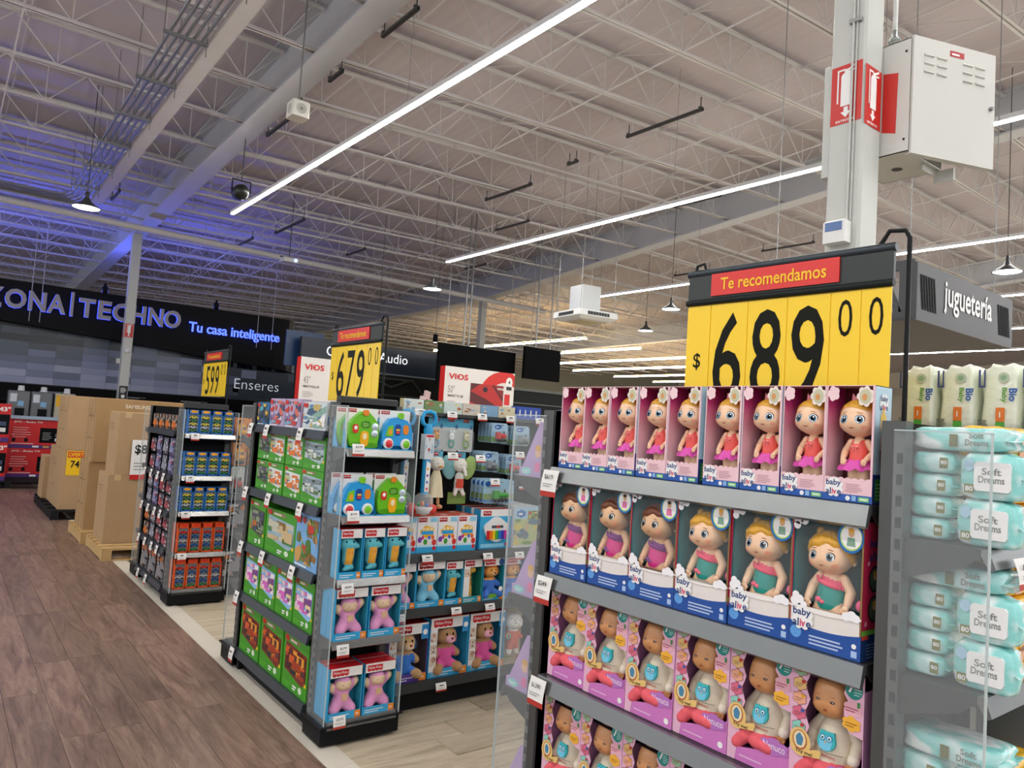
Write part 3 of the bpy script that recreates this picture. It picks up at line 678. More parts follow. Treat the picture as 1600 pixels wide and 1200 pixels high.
# ================================================================ TELEVISION CARTONS
def vios(name, x, z, w, h, d, y, label, size, art):
    t = thing(name, label, 'box', (x, y, z))
    b = MB(); cw = mat('e9e5e0', .5, 0, .03); rd = mat('d8261c', .45, 0, .05)
    b.box(0, 0, 0, w, d, h, cw, None, rd, rd)
    if art:
        cx, cz = w*.86, h*.46
        for i in range(12):
            a0, a1 = PI*(.16+.084*i), PI*(.16+.084*(i+1)); lim = lambda r_, a_: (min(w, cx+r_*1.25*math.cos(a_)), min(h, cz+r_*math.sin(a_)))
            b.poly([lim(h*.30, a0), lim(h*.56, a0), lim(h*.56, a1), lim(h*.30, a1)], -.002, rd)
        b.rect(w*.36, h*.05, w*.84, h*.68, -.004, mat('5a1010', .3))
        for q, c_ in (([(.36, .5), (.5, .68), (.66, .68), (.84, .3), (.84, .12), (.6, .34)], 'b8221c'), ([(.36, .05), (.36, .26), (.44, .22), (.5, .05)], 'c62a20'), ([(.68, .68), (.84, .68), (.84, .38)], '8a1814')): b.poly([(w*i_, h*j_) for i_, j_ in q], -.006, mat(c_, .4))
        b.disc(w*.57, h*.56, w*.035, h*.06, -.008, mat('2a0808', .3))
        b.rect(w*.86, h*.25, w*.94, h*.5, -.004, rd); b.text('VIOS', w*.74, h*.58, h*.05, -.009, whitep, .03, w*.1)
        b.disc(w*.92, h*.78, w*.05, h*.12, -.004, whitep, 16); b.text('4', w*.92, h*.74, h*.09, -.006, mat('333333'), .02, None, 'c'); b.rect(w*.88, h*.6, w*.96, h*.68, -.005, mat('333333'))
    b.text('VIOS', w*.05, h*.72, h*.13, -.005, rd, .03, w*.27); b.disc(w*.19, h*.785, w*.012, h*.02, -.006, rd)
    b.text(size, w*.05, h*.42, h*.16, -.005, mat('8a8683'), -.005, w*.09); b.text('SMART TV 4K' if art else 'SMART TV FULL HD', w*.05, h*.33, h*.05, -.005, mat('55504d'), .02, w*.22); b.lines(w*.05, h*.12, w*.2, h*.26, -.005, mat('9a9693'), 4, .3)
    b.build('carton', t); return t
p1 = vios('television_box', 7.0, 1.83, 1.55, .80, .16, 11, 'white and red television carton with a red picture standing upright', '50"', True)
p2 = vios('television_box', 4.38, 1.80, 1.2, .70, .16, 11, 'white television carton half hidden behind the middle price sign', '43"', False)
b = MB(); b.box(3.9, 11.0, 0, 8.9, 11.5, 1.795, mat('232426', .5)); o = b.build('stock_plinth'); tag(o, 'black plinth under the white and red television cartons', 'plinth')
b = MB(); b.box(6.95, 11.0, 1.795, 8.6, 11.3, 1.83, mat('2c2d2f', .5)); tag(b.build('riser_board'), 'thin black riser board under the red picture television carton', 'board')
b = MB(); b.at((6.55, 11.02, 1.849), .3, 0, .2); b.box(0, 0, 0, .28, .05, .22, mat('cdb8b6', .5)); b.box(.08, 0, .22, .2, .05, .34, mat('c9b0ae', .5)); b.collage(.02, .02, .26, .2, -.001, ['d8c8c6', 'b88', 'aa5a58', 'f0e6e4'] if False else ['d8c8c6', 'bb8888', 'aa5a58', 'f0e6e4'], 5, 8); b.T = Matrix.Identity(4)
tag(b.build('shelf_banner'), 'small tilted pink card beside the television carton', 'card')
for k in range(3): 
    b = MB(); b.box(0, 0, 0, .9, .16, .6, mat('c62a22', .45), mat('d8d4cf' if k == 2 else 'c62a22', .5)); b.text('VIOS', .2, .42, .12, -.003, whitep if k < 2 else red, .03, .4)
    tag(b.build('television_box', None, (13.2+.95*k, 14.6, 1.9)), 'red and white television carton far behind the ballerina dolls', 'box', 'far television cartons')
b = MB(); b.box(13, 14.6, 0, 16.2, 15.2, 1.9, mat('232426', .5)); tag(b.build('stock_plinth'), 'black plinth far behind the ballerina dolls', 'plinth')
def jvc(x, z, w, h, y, label):
    t = thing('television_box', label, 'box', (x, y, z), 0, 'red television cartons stacked on the floor'); b = MB(); rd = mat('c3161c', .4, 0, .06, 6); pu = mat('4a2a7a', .4)
    b.box(0, 0, 0, w, .16, h, rd); b.rect(0, 0, w, h*.11, -.002, pu)
    b.text('JVC - Roku TV', w*.07, h*.86, h*.075, -.003, whitep, .02, w*.4); b.text('43"', w*.83, h*.80, h*.12, -.003, whitep, .03, w*.16)
    b.rect(w*.44, h*.2, w*.99, h*.72, -.003, mat('101216', .25))
    for i in range(3):
        for j in range(2): b.rect(w*(.66+.1*i), h*(.26+.16*j), w*(.745+.1*i), h*(.37+.16*j), -.005, mat(('d8d8d8', '5a5a62', 'c9523a', '8a8a92', 'e2e2e2', '3a4a6a')[i*2+j], .4))
    b.lines(w*.48, h*.3, w*.62, h*.6, -.005, mat('9a9a9a'), 5, .3); b.lines(w*.07, h*.38, w*.33, h*.78, -.003, whitep, 5, .13)
    b.rect(w*.06, h*.22, w*.11, h*.34, -.003, mat('111111')); b.rect(w*.23, h*.22, w*.28, h*.34, -.003, mat('111111')); b.rect(w*.05, h*.145, w*.36, h*.165, -.003, whitep)
    for i in range(4): b.rect(w*(.35+.15*i), h*.03, w*(.44+.15*i), h*.09, -.004, (whitep, mat('c9a03a'), whitep, mat('d84a6a'))[i])
    b.build('carton', t)
    b = MB(); b.rect(w*.06, h*.45, w*.085, h*.475, -.004, whitep); b.build('sticker', t); return t
for z in (.13, .665): jvc(1.1, z, 1.12, .53, 16.3, 'red television carton in the two-high stack beside cardboard boxes')
for z in (.13, .80): jvc(.02, z, 1.05, .66, 15.6, 'taller red television carton in the stack on the aisle side')
def pallet(name, x, y, w, d, label, m, rz=0.):
    t = thing(name, label, 'pallet', (x, y, 0), rz)
    n = 6
    for i in range(n):
        b = MB(); yy = i*(d-.1)/(n-1); b.box(0, yy, .105, w, yy+.1, .128, m); b.build('deck_board', t)
    for i in range(3):
        b = MB(); xx = i*(w-.09)/2; b.box(xx, 0, .012, xx+.09, d, .105, m); b.build('stringer', t)
    for yy in (0, d-.09): b = MB(); b.box(0, yy, 0, w, yy+.09, .012, m); b.build('bottom_board', t)
pw = mat('c2a06a', .75, 0, .15, 12); pb = mat('1e1e20', .6)
pallet('pallet', .02, 15.55, 2.2, 1.0, 'black pallet under the red television cartons', pb)
b = MB(); b.box(1.1, 16.25, 1.196, 2.2, 16.6, 1.25, mat('9fb4c8', .4)); tag(b.build('flat_carton'), 'pale blue flat carton lying on the red television boxes', 'box')
for k, x in enumerate((1.12, 1.50, 1.90)):
    t = thing('water_dispenser', 'tall grey water dispenser with paper price tags' if k < 2 else 'pale water dispenser with a yellow tag', 'dispenser', (x, 17.4, 0), 0, 'water dispensers' if k < 2 else None)
    b = MB(); g = mat('6f7276' if k < 2 else 'b9b4a4', .35, .3); b.bbox(0, 0, 0, .36, .34, 1.72, g, .02); b.build('body', t)
    b = MB(); b.box(.12, -.01, 1.15, .28, .02, 1.38, mat('111316', .3)); b.lathe([(0, .1), (.05, .1), (.06, 0)], mat('d0d2d4', .3), 12, (.2, .05, 1.72)); b.build('tap_recess', t)
    b = MB(); b.rect(.03, 1.5, .14, 1.66, -.004, mat('c9d2da')); b.rect(.16, 1.42, .26, 1.52, -.004, mat('7fb2d8'))
    if k == 2: b.rect(.02, 1.45, .2, 1.68, -.006, mat('e8b012'))
    b.build('price_tag', t)
# ================================================================ CARDBOARD CARTONS ON PALLETS
kraft = mat('a58458', .75, 0, .1, 9, .15); kraft2 = mat('b0916a', .75, 0, .08, 9, .15); tape = mat('c7ab7c', .4)
prt = mat('5f4a30', .7)
def kbox(x, y, z, w, d, h, label, m=kraft, txt=None, seams=0, tag_price=None, group=None):
    t = thing('cardboard_box', label, 'box', (x, y, z), 0, group); b = MB(); b.bbox(0, 0, 0, w, d, h, m, .006)
    if txt: b.text(txt, w*.3, h*.86, .045, -.001, mat('e2d6bd', .7), .02)
    b.lines(w*.55, h*.5, w*.9, h*.6, -.001, mat('8a6c44'), 3, .3); b.at((-.001, 0, 0), W90); b.lines(-d*.8, h*.7, -d*.4, h*.85, -.001, mat('8a6c44'), 3, .3)
    b.T = Matrix.Identity(4); b.build('carton', t)
    b = MB()
    for s in range(seams):
        yy = d*(s+1)/(seams+1); b.box(-.004, yy-.012, 0, 0, yy+.012, h, tape)
        for q in (.35, .7): b.box(-.006, yy-.02, h*q, -.002, yy+.02, h*q+.015, mat('4a3a26'))
    if not seams: b.box(w*.1, -.002, h-.06, w*.2, 0, h, tape)
    b.build('packing_tape', t)
    b = MB(); b.rect(w*.6, h*.1, w*.78, h*.1+.13, -.003, mat('d9d4c8', .6)); b.lines(w*.62, h*.1+.02, w*.76, h*.1+.11, -.004, mat('555555'), 5, .4); b.build('shipping_label', t)
    return t
kbox(1.50, 8.75, .128, .62, .55, .72, 'tall cardboard box at the bottom of the stack by the car shelves', kraft2); kbox(1.55, 8.75, .848, .62, .5, .66, 'cardboard box on top of the stack by the car shelves with a paper sign', kraft2)
kbox(1.46, 9.75, .128, .9, .62, .78, 'cardboard box with side seams under the lettered carton', kraft, 'SAMSUNG', 2); kbox(1.48, 9.72, .908, 1.0, .55, .74, 'tall lettered cardboard box with side seams on the middle pallet', kraft, 'SAMSUNG', 2)
kbox(1.42, 11.6, .128, .8, 1.3, .80, 'cardboard box with yellow offer card on the far black pallet', kraft2, None, 1); kbox(1.44, 11.6, .93, 1.6, 1.0, .73, 'wide cardboard box on top of the yellow offer stack', kraft2, None, 2)
kbox(1.36, 12.95, .128, .7, .5, .62, 'short cardboard box at the far end of the black pallet', kraft2)
pallet('pallet', 1.46, 8.45, .8, 1.0, 'pale wooden pallet under the cardboard stack by the car shelves', pw)
pallet('pallet', 1.42, 9.55, 1.0, .95, 'pale wooden pallet under the seamed cartons', pw); pallet('pallet', 1.34, 11.5, 1.2, 2.1, 'black pallet under the far cardboard stack', pb)
b = MB(); b.rect(0, 0, .26, .33, 0, mat('f0c419', .45)); b.rect(.01, .24, .25, .32, -.002, mat('d03a1e', .45)); b.text('OFERTA', .02, .255, .05, -.004, mat('f8d21c'), .02, .22); b.text('749', .05, .1, .1, -.002, mat('222222'), .02, .16); b.box(0, .001, 0, .26, .004, .33, mat('e8c018'))
tag(b.build('offer_card', None, (1.47, 11.594, .585)), 'yellow offer card on the far cardboard stack', 'sign')
b = MB(); b.box(0, .001, 0, .30, .004, .42, whitep); b.rect(0, 0, .30, .05, -.002, red); b.text('$899', .03, .26, .11, -.002, mat('222222'), .02, .24); b.lines(.03, .1, .27, .2, -.002, mat('999999'), 3, .3)
tag(b.build('paper_price_sign', None, (1.70, 8.735, .80)), 'white paper price sign taped to the cardboard stack', 'sign')
# ================================================================ SHELVING
blk = mat('17181a', .5, 0, .08, 8); dgrey = mat('3a3c3b', .4, .3, .06, 12); railm = mat('858887', .28, .75, .06, 14); silver = mat('b9bab7', .25, .8); slate = mat('454b52', .3, .5, .05, 12)
postm = mat('5a5c5a', .35, .5, .05, 10)
paper = mat('ecebe6', .6, 0, .02); tagred = mat('b8352a', .5)
def tag_mesh(price, w=.075, h=.085, tilt=.25, curl=True):
    b = MB(); n = 5
    V = []; 
    for i in range(n+1):
        t = i/n; y = -.004-.012*math.sin(t*PI*.6); V += [(-w/2, y, -h*t), (w/2, y, -h*t)]
    b.add(V, [(2*i, 2*i+1, 2*i+3, 2*i+2) for i in range(n-1)], paper, True); b.add(V, [(2*n-2, 2*n-1, 2*n+1, 2*n)], tagred)
    if price in ('$619', '$249', '$1,399', '$35', '$279', '$699'): b.text(price, 0, -h*.36, h*.2, -.0155, mat('2a2a2a'), .01, w*.55, 'c')
    else: b.rect(-w*.2, -h*.34, w*.2, -h*.2, -.0155, mat('4a4a4a'))
    b.lines(-w*.35, -h*.62, w*.35, -h*.45, -.0185, mat('8a8a8a'), 2, .3)
    return b.build('price_tag', mesh_only=True)
TAGS = {}
def price_tag(parent, loc, price, rz=0., w=.075, h=.085):
    k = (price, w, h)
    if k not in TAGS: TAGS[k] = tag_mesh(price, w, h)
    o = link('price_tag', TAGS[k], parent, loc); o.rotation_euler = (0, 0, rz); return o
def shelf(parent, w, d, z, rail, th=.022, lip=.045, x0=0.):
    """local: x along width, front at y=0"""
    b = MB(); b.box(x0, .02, z-th, x0+w, d, z, dgrey); o = b.build('shelf', parent)
    b = MB()
    V = [(x0, .022, z-.0003), (x0, .006, z-.0003), (x0, -.006, z-lip), (x0, .004, z-lip-.006), (x0, .022, z-.010)]
    V2 = [(x0+w, y_, z_) for _, y_, z_ in V]; n = 5
    b.add(V+V2, [(i, (i+1) % n, (i+1) % n+n, i+n) for i in range(n)]+[tuple(range(n-1, -1, -1)), tuple(range(n, 2*n))], rail); b.build('price_rail', o)
    for s in (x0, x0+w-.006):
        q = MB(); q.add([(s, .03, z-th), (s, d, z-th), (s, d, z-th-.07), (s, .05, z-th-.02), (s+.006, .03, z-th), (s+.006, d, z-th), (s+.006, d, z-th-.07), (s+.006, .05, z-th-.02)],
                        [(0, 1, 2, 3), (7, 6, 5, 4), (0, 3, 7, 4), (3, 2, 6, 7)], dgrey); q.build('bracket', o)
    return o
def head_unit(Y0, Y1, tops, rail, label, tags, topz=1.67, X=1.6):
    """end display facing the main aisle"""
    w = Y1-Y0; t = thing('end_display', label, 'shelving', (X, Y1, 0), W90)
    b = MB(); b.box(0, .385, .1, w, .40, topz, blk)
    for r in range(3):
        for i in range(28): b.add([(.03+i*.036-.002, .384, 1.425-.024*r), (.03+i*.036+.002, .384, 1.425-.024*r), (.03+i*.036, .384, 1.43-.024*r)], [(0, 1, 2)], mat('a8a8a4', .5))  # pale marks paint the light showing through the perforations
    b.build('back_panel', t)
    for z in tops: shelf(t, w-.02, .385, z, rail, x0=.01)
    b = MB(); b.box(.02, .06, 0, w-.02, .4, tops[-1]-.03, blk); b.build('kick_plate', t)
    for x in (.0, w-.04): b = MB(); b.box(x, .03, 0, x+.04, .07, tops[-1]-.02, blk); b.lathe([(0, 0), (.02, 0), (.02, .012), (.01, .02)], blk, 10, (x+.02, .05, 0)); b.build('foot', t)
    for x, z, p in tags: price_tag(t, (x, -.004, z), p)
    return t
GLS = film('dfe8e8', .10, .04); GLE = mat('c8d4d2', .15, 0, 0, 1, 0, 0, .75)
def side_cap(Yf, depth, tops, rail, label, tags, flip=False, X0=1.62, w=.41, topz=1.67, glass=True):
    """narrow side display; local x across, front y=0"""
    t = thing('side_display', label, 'shelving', (X0, Yf, 0) if not flip else (X0+w, Yf, 0), 0 if not flip else PI)
    b = MB(); b.box(.01, depth-.02, .1, w-.01, depth, topz, blk); b.build('back_panel', t)
    for x in (0, w-.035):
        b = MB(); b.box(x, depth-.05, .02, x+.035, depth, topz, postm)
        for k in range(int((topz-.18)/.045)): zz = .14+.045*k; b.box(x-.0008 if x == 0 else x+.03, depth-.046, zz, x+.004 if x == 0 else x+.0358, depth-.034, zz+.022, mat('101010', .8))
        b.build('upright', t)
    for z in tops: shelf(t, w-.02, depth-.02, z, rail, x0=.01, lip=.035)
    b = MB(); b.bbox(-.015, .005, .012, w+.015, depth, .1, blk, .006); b.box(-.025, -.012, .1, w+.025, depth, .108, mat('222325', .3)); b.build('base', t)
    for x in (.02, w-.02): b = MB(); b.lathe([(0, 0), (.022, 0), (.022, .01), (.01, .016)], blk, 10, (x, .05, 0)); b.build('foot', t)
    if glass:
        for x in (-.008, w+.002):
            b = MB(); b.box(x, .0, .108, x+.005, depth-.03, topz-.02, GLS); o = b.build('glass_panel', t)
            b = MB(); b.box(x-.0005, -.002, .108, x+.0055, .0015, topz-.02, GLE); b.box(x-.0005, -.002, topz-.021, x+.0055, depth-.03, topz-.018, GLE); b.build('glass_edge', o)
    for x, z, p in tags: price_tag(t, (x, -.012, z), p, 0, .065, .06)
    return t
def run_unit(X0, X1, Yf, depth, tops, rail, label, flip=False, topz=1.64, tags=(), bays=None, skip=()):
    w = X1-X0; t = thing('gondola_run', label, 'shelving', (X0, Yf, 0) if not flip else (X1, Yf, 0), 0 if not flip else PI)
    b = MB(); b.box(0, depth-.03, 0, w, depth, topz, blk); b.build('back_panel', t)
    k = bays or max(1, round(w/1.22))      # a skipped bay leaves room for a building column
    for z in tops:
        for i in range(k):
            if i not in skip: shelf(t, w/k-.006, depth-.03, z, rail, x0=w*i/k+.003)
    for i in range(k) if skip else (0,):
        if i not in skip: b = MB(); b.box(w*i/k, .05, 0, w*(i+1)/k if skip else w, depth, tops[-1]-.03, blk); b.build('kick_plate', t)
    for i in range(k+1): b = MB(); b.box(min(w*i/k, w-.03), depth-.06, 0, min(w*i/k, w-.03)+.03, depth-.03, topz, postm); b.build('upright', t)
    for x, z, p in tags: price_tag(t, (x, -.008, z), p, 0, .07, .045)
    return t
# doll display and its wings
DT = (1.485, 1.145, .82, .48, .14)
hd = head_unit(.785, 1.852, DT, railm, 'grey end display stacked with boxed dolls facing the aisle', [(.03, 1.475, '$619'), (.03, 1.135, '$249'), (.03, .815, '$1,399'), (.03, .47, '$1,399')])
WT = (1.425, 1.145, .80, .46, .125)
cap_w = side_cap(.565, .215, WT, railm, 'side display of turquoise wipe packs with a glass end panel', [(.1, 1.41, '$35')])
cap_p = side_cap(2.06, .2, (1.44, 1.035, .72, .36, .125), dgrey, 'side display of purple boxes behind the doll display', [], True)
run_d = run_unit(2.06, 5.2, .60, .55, (1.40, 1.10, .78, .46, .14), silver, 'shelving run of yellow diaper packs', tags=[(.15, 1.38, '$35')])
run_d2 = run_unit(2.06, 5.2, 1.98, .55, (1.40, 1.10, .78, .46, .14), silver, 'shelving run behind the doll display facing the toddler toys', True, bays=6, skip=(3,))
# brick-set display and wings
LT = (1.525, 1.13, .787, .48, .135)
hl = head_unit(3.63, 4.74, LT, slate, 'end display of green building sets facing the aisle',
               [(x, z, '$549') for x, z in ((.02, 1.53), (.3, 1.53), (.82, 1.53), (.02, 1.13), (.42, 1.13), (.9, 1.13), (.02, .79), (.4, .79), (.86, .79), (.02, .48), (.02, .135))], 1.64)
FT = (1.45, 1.115, .805, .505, .12)
cap_f = side_cap(3.40, .228, FT, silver, 'side display of toddler toys in blue boxes with glass sides', [(.055, 1.475, '$279'), (.055, 1.145, '$279'), (.055, .79, '$699'), (.055, .495, '$279'), (.065, .155, '$279')], False, 1.62, .40, 1.68)
cap_g = side_cap(4.99, .235, (1.43, 1.1, .8, .5, .12), slate, 'far side display of the green building set shelf', [], True, 1.62, .40, 1.66)
BT = (.87, .565, .155)
run_b = run_unit(2.05, 5.3, 3.60, .5, BT, dgrey, 'toddler toy shelving run with hooks and boxed plush', False, 1.665,
                 [(.2, .865, '$389'), (.62, .855, '$499'), (.86, .85, '$399'), (.42, .555, '$599'), (.66, .555, '$499'), (.98, .55, '$499'), (.35, .14, '$799'), (.05, .55, '$279')])
b = MB(); b.box(0, .12, 1.645, 2.4, .475, 1.665, dgrey); b.build('top_shelf', run_b, (0.05, 0, 0))
for i, x in enumerate((.16, .38, .6, .82, 1.06)): price_tag(run_b, (x, .118, 1.68), '$199', 0, .07, .045)
for x, z in ((.36, 1.44), (.56, 1.43), (.86, 1.46), (.68, 1.29), (.9, 1.27)): price_tag(run_b, (x, .05, z), '$149', 0, .07, .045)
run_b2 = run_unit(2.05, 5.3, 4.60, .45, (1.3, 1.0, .7, .4, .14), dgrey, 'rear shelving run behind the toddler toys', True, 1.6)
# toy car display and wings
CT = (1.39, 1.045, .755, .42, .13)
hc = head_unit(6.64, 7.62, (1.40, 1.03, .72, .42, .12), slate, 'end display of small boxed vehicles facing the aisle', [(x, z, '$99') for z in (1.03, .72, .42) for x in (.1, .35, .6, .8)]+[(.2, .12, '$99'), (.5, .12, '$99')], 1.58)
cap_c = side_cap(6.40, .235, CT, silver, 'side display of orange and blue toy car packs with glass sides', [(.08, 1.395, '$199'), (.07, 1.05, '$199'), (.06, .76, '$199'), (.06, .425, '$149')], False, 1.62, .42, 1.60)
cap_c2 = side_cap(7.86, .235, (1.39, 1.045, .755, .42, .13), slate, 'far side display of the boxed vehicle shelf', [], True, 1.62, .42, 1.60)
run_c = run_unit(2.07, 5.0, 6.60, .5, (.87, .565, .155), dgrey, 'shelving run of hanging packs behind the green building sets', False, 1.58)
for (nm, x0, y0, x1, z0, z1, lb) in (('top_riser', 1.65, 3.575, 1.99, 1.679, 1.714, 'black riser panel on top of the toddler side display'), ('top_riser', 1.65, 6.58, 2.01, 1.599, 1.645, 'black riser panel on top of the toy car display')):
    b = MB(); b.bbox(x0, y0, z0, x1, y0+.052, z1, mat('2b2d2b', .5), .006); tag(b.build(nm), lb, 'panel')
# ================================================================ PRICE SIGNS ON STANDS
yel = mat('f6cf00', .3, 0, .02, 4, 0, 0, 1, .5); ink = mat('16170f', .35); sgr = mat('2b3230', .4, .1); sred = mat('d7261c', .35, 0, 0, 1, 0, 0, 1, .3); sy = mat('f4c21a', .4)
def price_sign(loc, w, h, digits, label, rz, foot):
    t = thing('price_sign', label, 'sign', loc, rz)
    hb = h*.22
    b = MB(); b.box(-w/2, -.006, h-hb, w/2, .006, h, sgr); b.tube([(-w/2-.004, 0, h), (w/2+.004, 0, h)], .012, mat('303a40', .35, .3), 10); b.tube([(-w/2-.002, -.006, h-hb), (w/2+.002, -.006, h-hb)], .01, mat('202624', .4), 8); b.build('header', t)
    b = MB(); b.box(-w*.36, -.012, h-hb*.83, w*.28, -.007, h-hb*.1, sred); b.text('Te recomendamos', -w*.305, h-hb*.66, hb*.40, -.0135, sy, .014, w*.53); b.build('red_banner', t)
    b = MB(); b.box(-w/2+.004, -.004, 0, w/2-.004, 0, h-hb, yel)
    b.build('yellow_board', t)
    xs = (-.5, -.36, -.155, .045, .245, .375, .5); seq = ('$',)+tuple(digits)+('0', '0')
    for i in range(6):
        x0, x1 = xs[i]*w, xs[i+1]*w; q = MB()
        q.box(x0+.002, -.0062, .003, x1-.002, -.0042, h-hb-.012, yel)
        if i == 0: q.text('$', (x0+x1)/2, (h-hb)*.36, (h-hb)*.16, -.0068, ink, .01, w*.042, 'c')
        elif i < 4: q.text(seq[i], (x0+x1)/2, (h-hb)*.05, (h-hb)*.83, -.0068, ink, .006, (x1-x0)*.76, 'c')
        else: q.text(seq[i], (x0+x1)/2, (h-hb)*.60, (h-hb)*.30, -.0068, ink, -.006, (x1-x0)*.46, 'c')
        q.build('digit_card', t)
    b = MB()
    b.tube([(w/2+.03, .01, foot-loc[2]), (w/2+.03, .01, h+.02), (w/2+.02, .01, h+.04), (w/2-.02, .01, h+.045), (w/2-.04, .005, h+.01)], .006, mat('1b1d1d', .4), 8)
    b.build('stand_rod', t); b = MB()
    b.tube([(-w/2+.02, 0, h-.005), (-w/2+.025, 0, h+.025), (-w/2+.05, 0, h+.03), (-w/2+.06, 0, h+.005)], .005, mat('1b1d1d', .4), 6); b.build('hook', t)
    return t
price_sign((1.86, 1.195, 1.70), .625, .42, '689', 'large yellow price sign reading 689 above the boxed dolls', W90+math.radians(2), 1.484)
price_sign((1.9, 3.965, 1.70), .64, .43, '679', 'yellow price sign reading 679 above the toddler side display', W90, 1.708)
price_sign((1.985, 6.995, 1.716), .71, .407, '599', 'yellow price sign reading 599 above the toy car display', W90, 1.64)
# ================================================================ HANGING TOY DEPARTMENT SIGN
js = thing('hanging_sign', 'dark grey hanging box sign with slanted slots and white lettering', 'sign', (5.2, 2.3, 2.52))
jm_ = mat('3a3b3d', .45, .2, .05, 5); jd = mat('2a2b2c', .5)
b = MB(); L, D, Hs = 1.72, 1.25, .40
b.box(0, 0, 0, L, .02, Hs, jm_); b.box(0, D, 0, L, D+.02, Hs, jm_); b.box(0, .02, 0, L, D, .02, jd)
b.build('box_frame', js)
b = MB(); b.box(0, .02, .02, .02, D, .06, jm_); b.box(0, .02, Hs-.05, .02, D, Hs+.02, jm_)
b.box(0, .02, .06, .02, .12, Hs-.05, jm_); b.box(0, D-.1, .06, .02, D, Hs-.05, jm_)
for i in range(9):
    y0 = .1+.12*i; b.add([(x, y0+dy, z) for x in (0, .02) for dy, z in ((0, .06), (.05, .06), (.17, Hs-.05), (.12, Hs-.05))], [(0, 1, 2, 3), (7, 6, 5, 4), (0, 4, 5, 1), (1, 5, 6, 2), (2, 6, 7, 3), (3, 7, 4, 0)], jm_)
b.build('slotted_end', js)
for x0 in (.06, 1.42):
    for i in range(6): b = MB(); xx = x0+.04*i; b.poly([(xx+.02, .08), (xx+.042, .08), (xx+.002, .32), (xx-.02, .32)], -.003, mat('0e0f10', .8)); b.build('slot', js)
b = MB(); b.text('juguetería', .42, .10, .24, -.005, whitep, .015, .86); b.build('lettering', js)
for x, y in ((.1, .1), (L-.1, .1), (.1, D-.1), (L-.1, D-.1)):
    b = MB(); b.tube([(x, y, Hs), (x, y, roofz(5.2+x, 2.3+y)-2.51)], .004, gal, 5); b.build('suspension_wire', js)
# ================================================================ BOXED DOLLS
skin1 = mat('f2c9a4', .35, 0, .03, 40, 0, 0, 1, .2, .0); skin2 = mat('d0935f', .35, 0, .03, 40, 0, 0, 1, .15, .0)
logo_n = mat('1d3f7a', .4); logo_p = mat('d8446a', .4)
def baby_logo(b, x, z, s, y):
    b.cloud(x+s*.5, z+s*.5, s*.62, s*.62, y+.0004, whitep, 8)
    b.text('baby', x, z+s*.5, s*.46, y, logo_n, .02, s*.95); b.text('al', x, z+.04*s, s*.40, y, logo_n, .02, s*.33); b.text('iv', x+s*.38, z+.04*s, s*.38, y, logo_p, .03, s*.30); b.text('e', x+s*.72, z+.04*s, s*.28, y, logo_n, .02, s*.25)
def open_carton(b, w, h, d, outer, side, back, inner, zfront=0., t=.0015, top=None):
    """carton open at the front above zfront"""
    b.box(-w/2, 0, 0, -w/2+t, d, h, side); b.box(w/2-t, 0, 0, w/2, d, h, side); b.box(-w/2, d-t, 0, w/2, d, h, outer); b.box(-w/2, 0, 0, w/2, d, t, outer); b.box(-w/2, 0, h-t, w/2, d, h, top or outer)
    e = .0006
    b.add([(-w/2+t+e, .002, zfront), (-w/2+t+e, d-t-e, zfront), (-w/2+t+e, d-t-e, h-t-e), (-w/2+t+e, .002, h-t-e)], [(0, 1, 2, 3)], inner)
    b.add([(w/2-t-e, .002, zfront), (w/2-t-e, d-t-e, zfront), (w/2-t-e, d-t-e, h-t-e), (w/2-t-e, .002, h-t-e)], [(3, 2, 1, 0)], inner)
    b.add([(-w/2+t, d-t-e, t), (w/2-t, d-t-e, t), (w/2-t, d-t-e, h-t), (-w/2+t, d-t-e, h-t)], [(0, 1, 2, 3)], back)
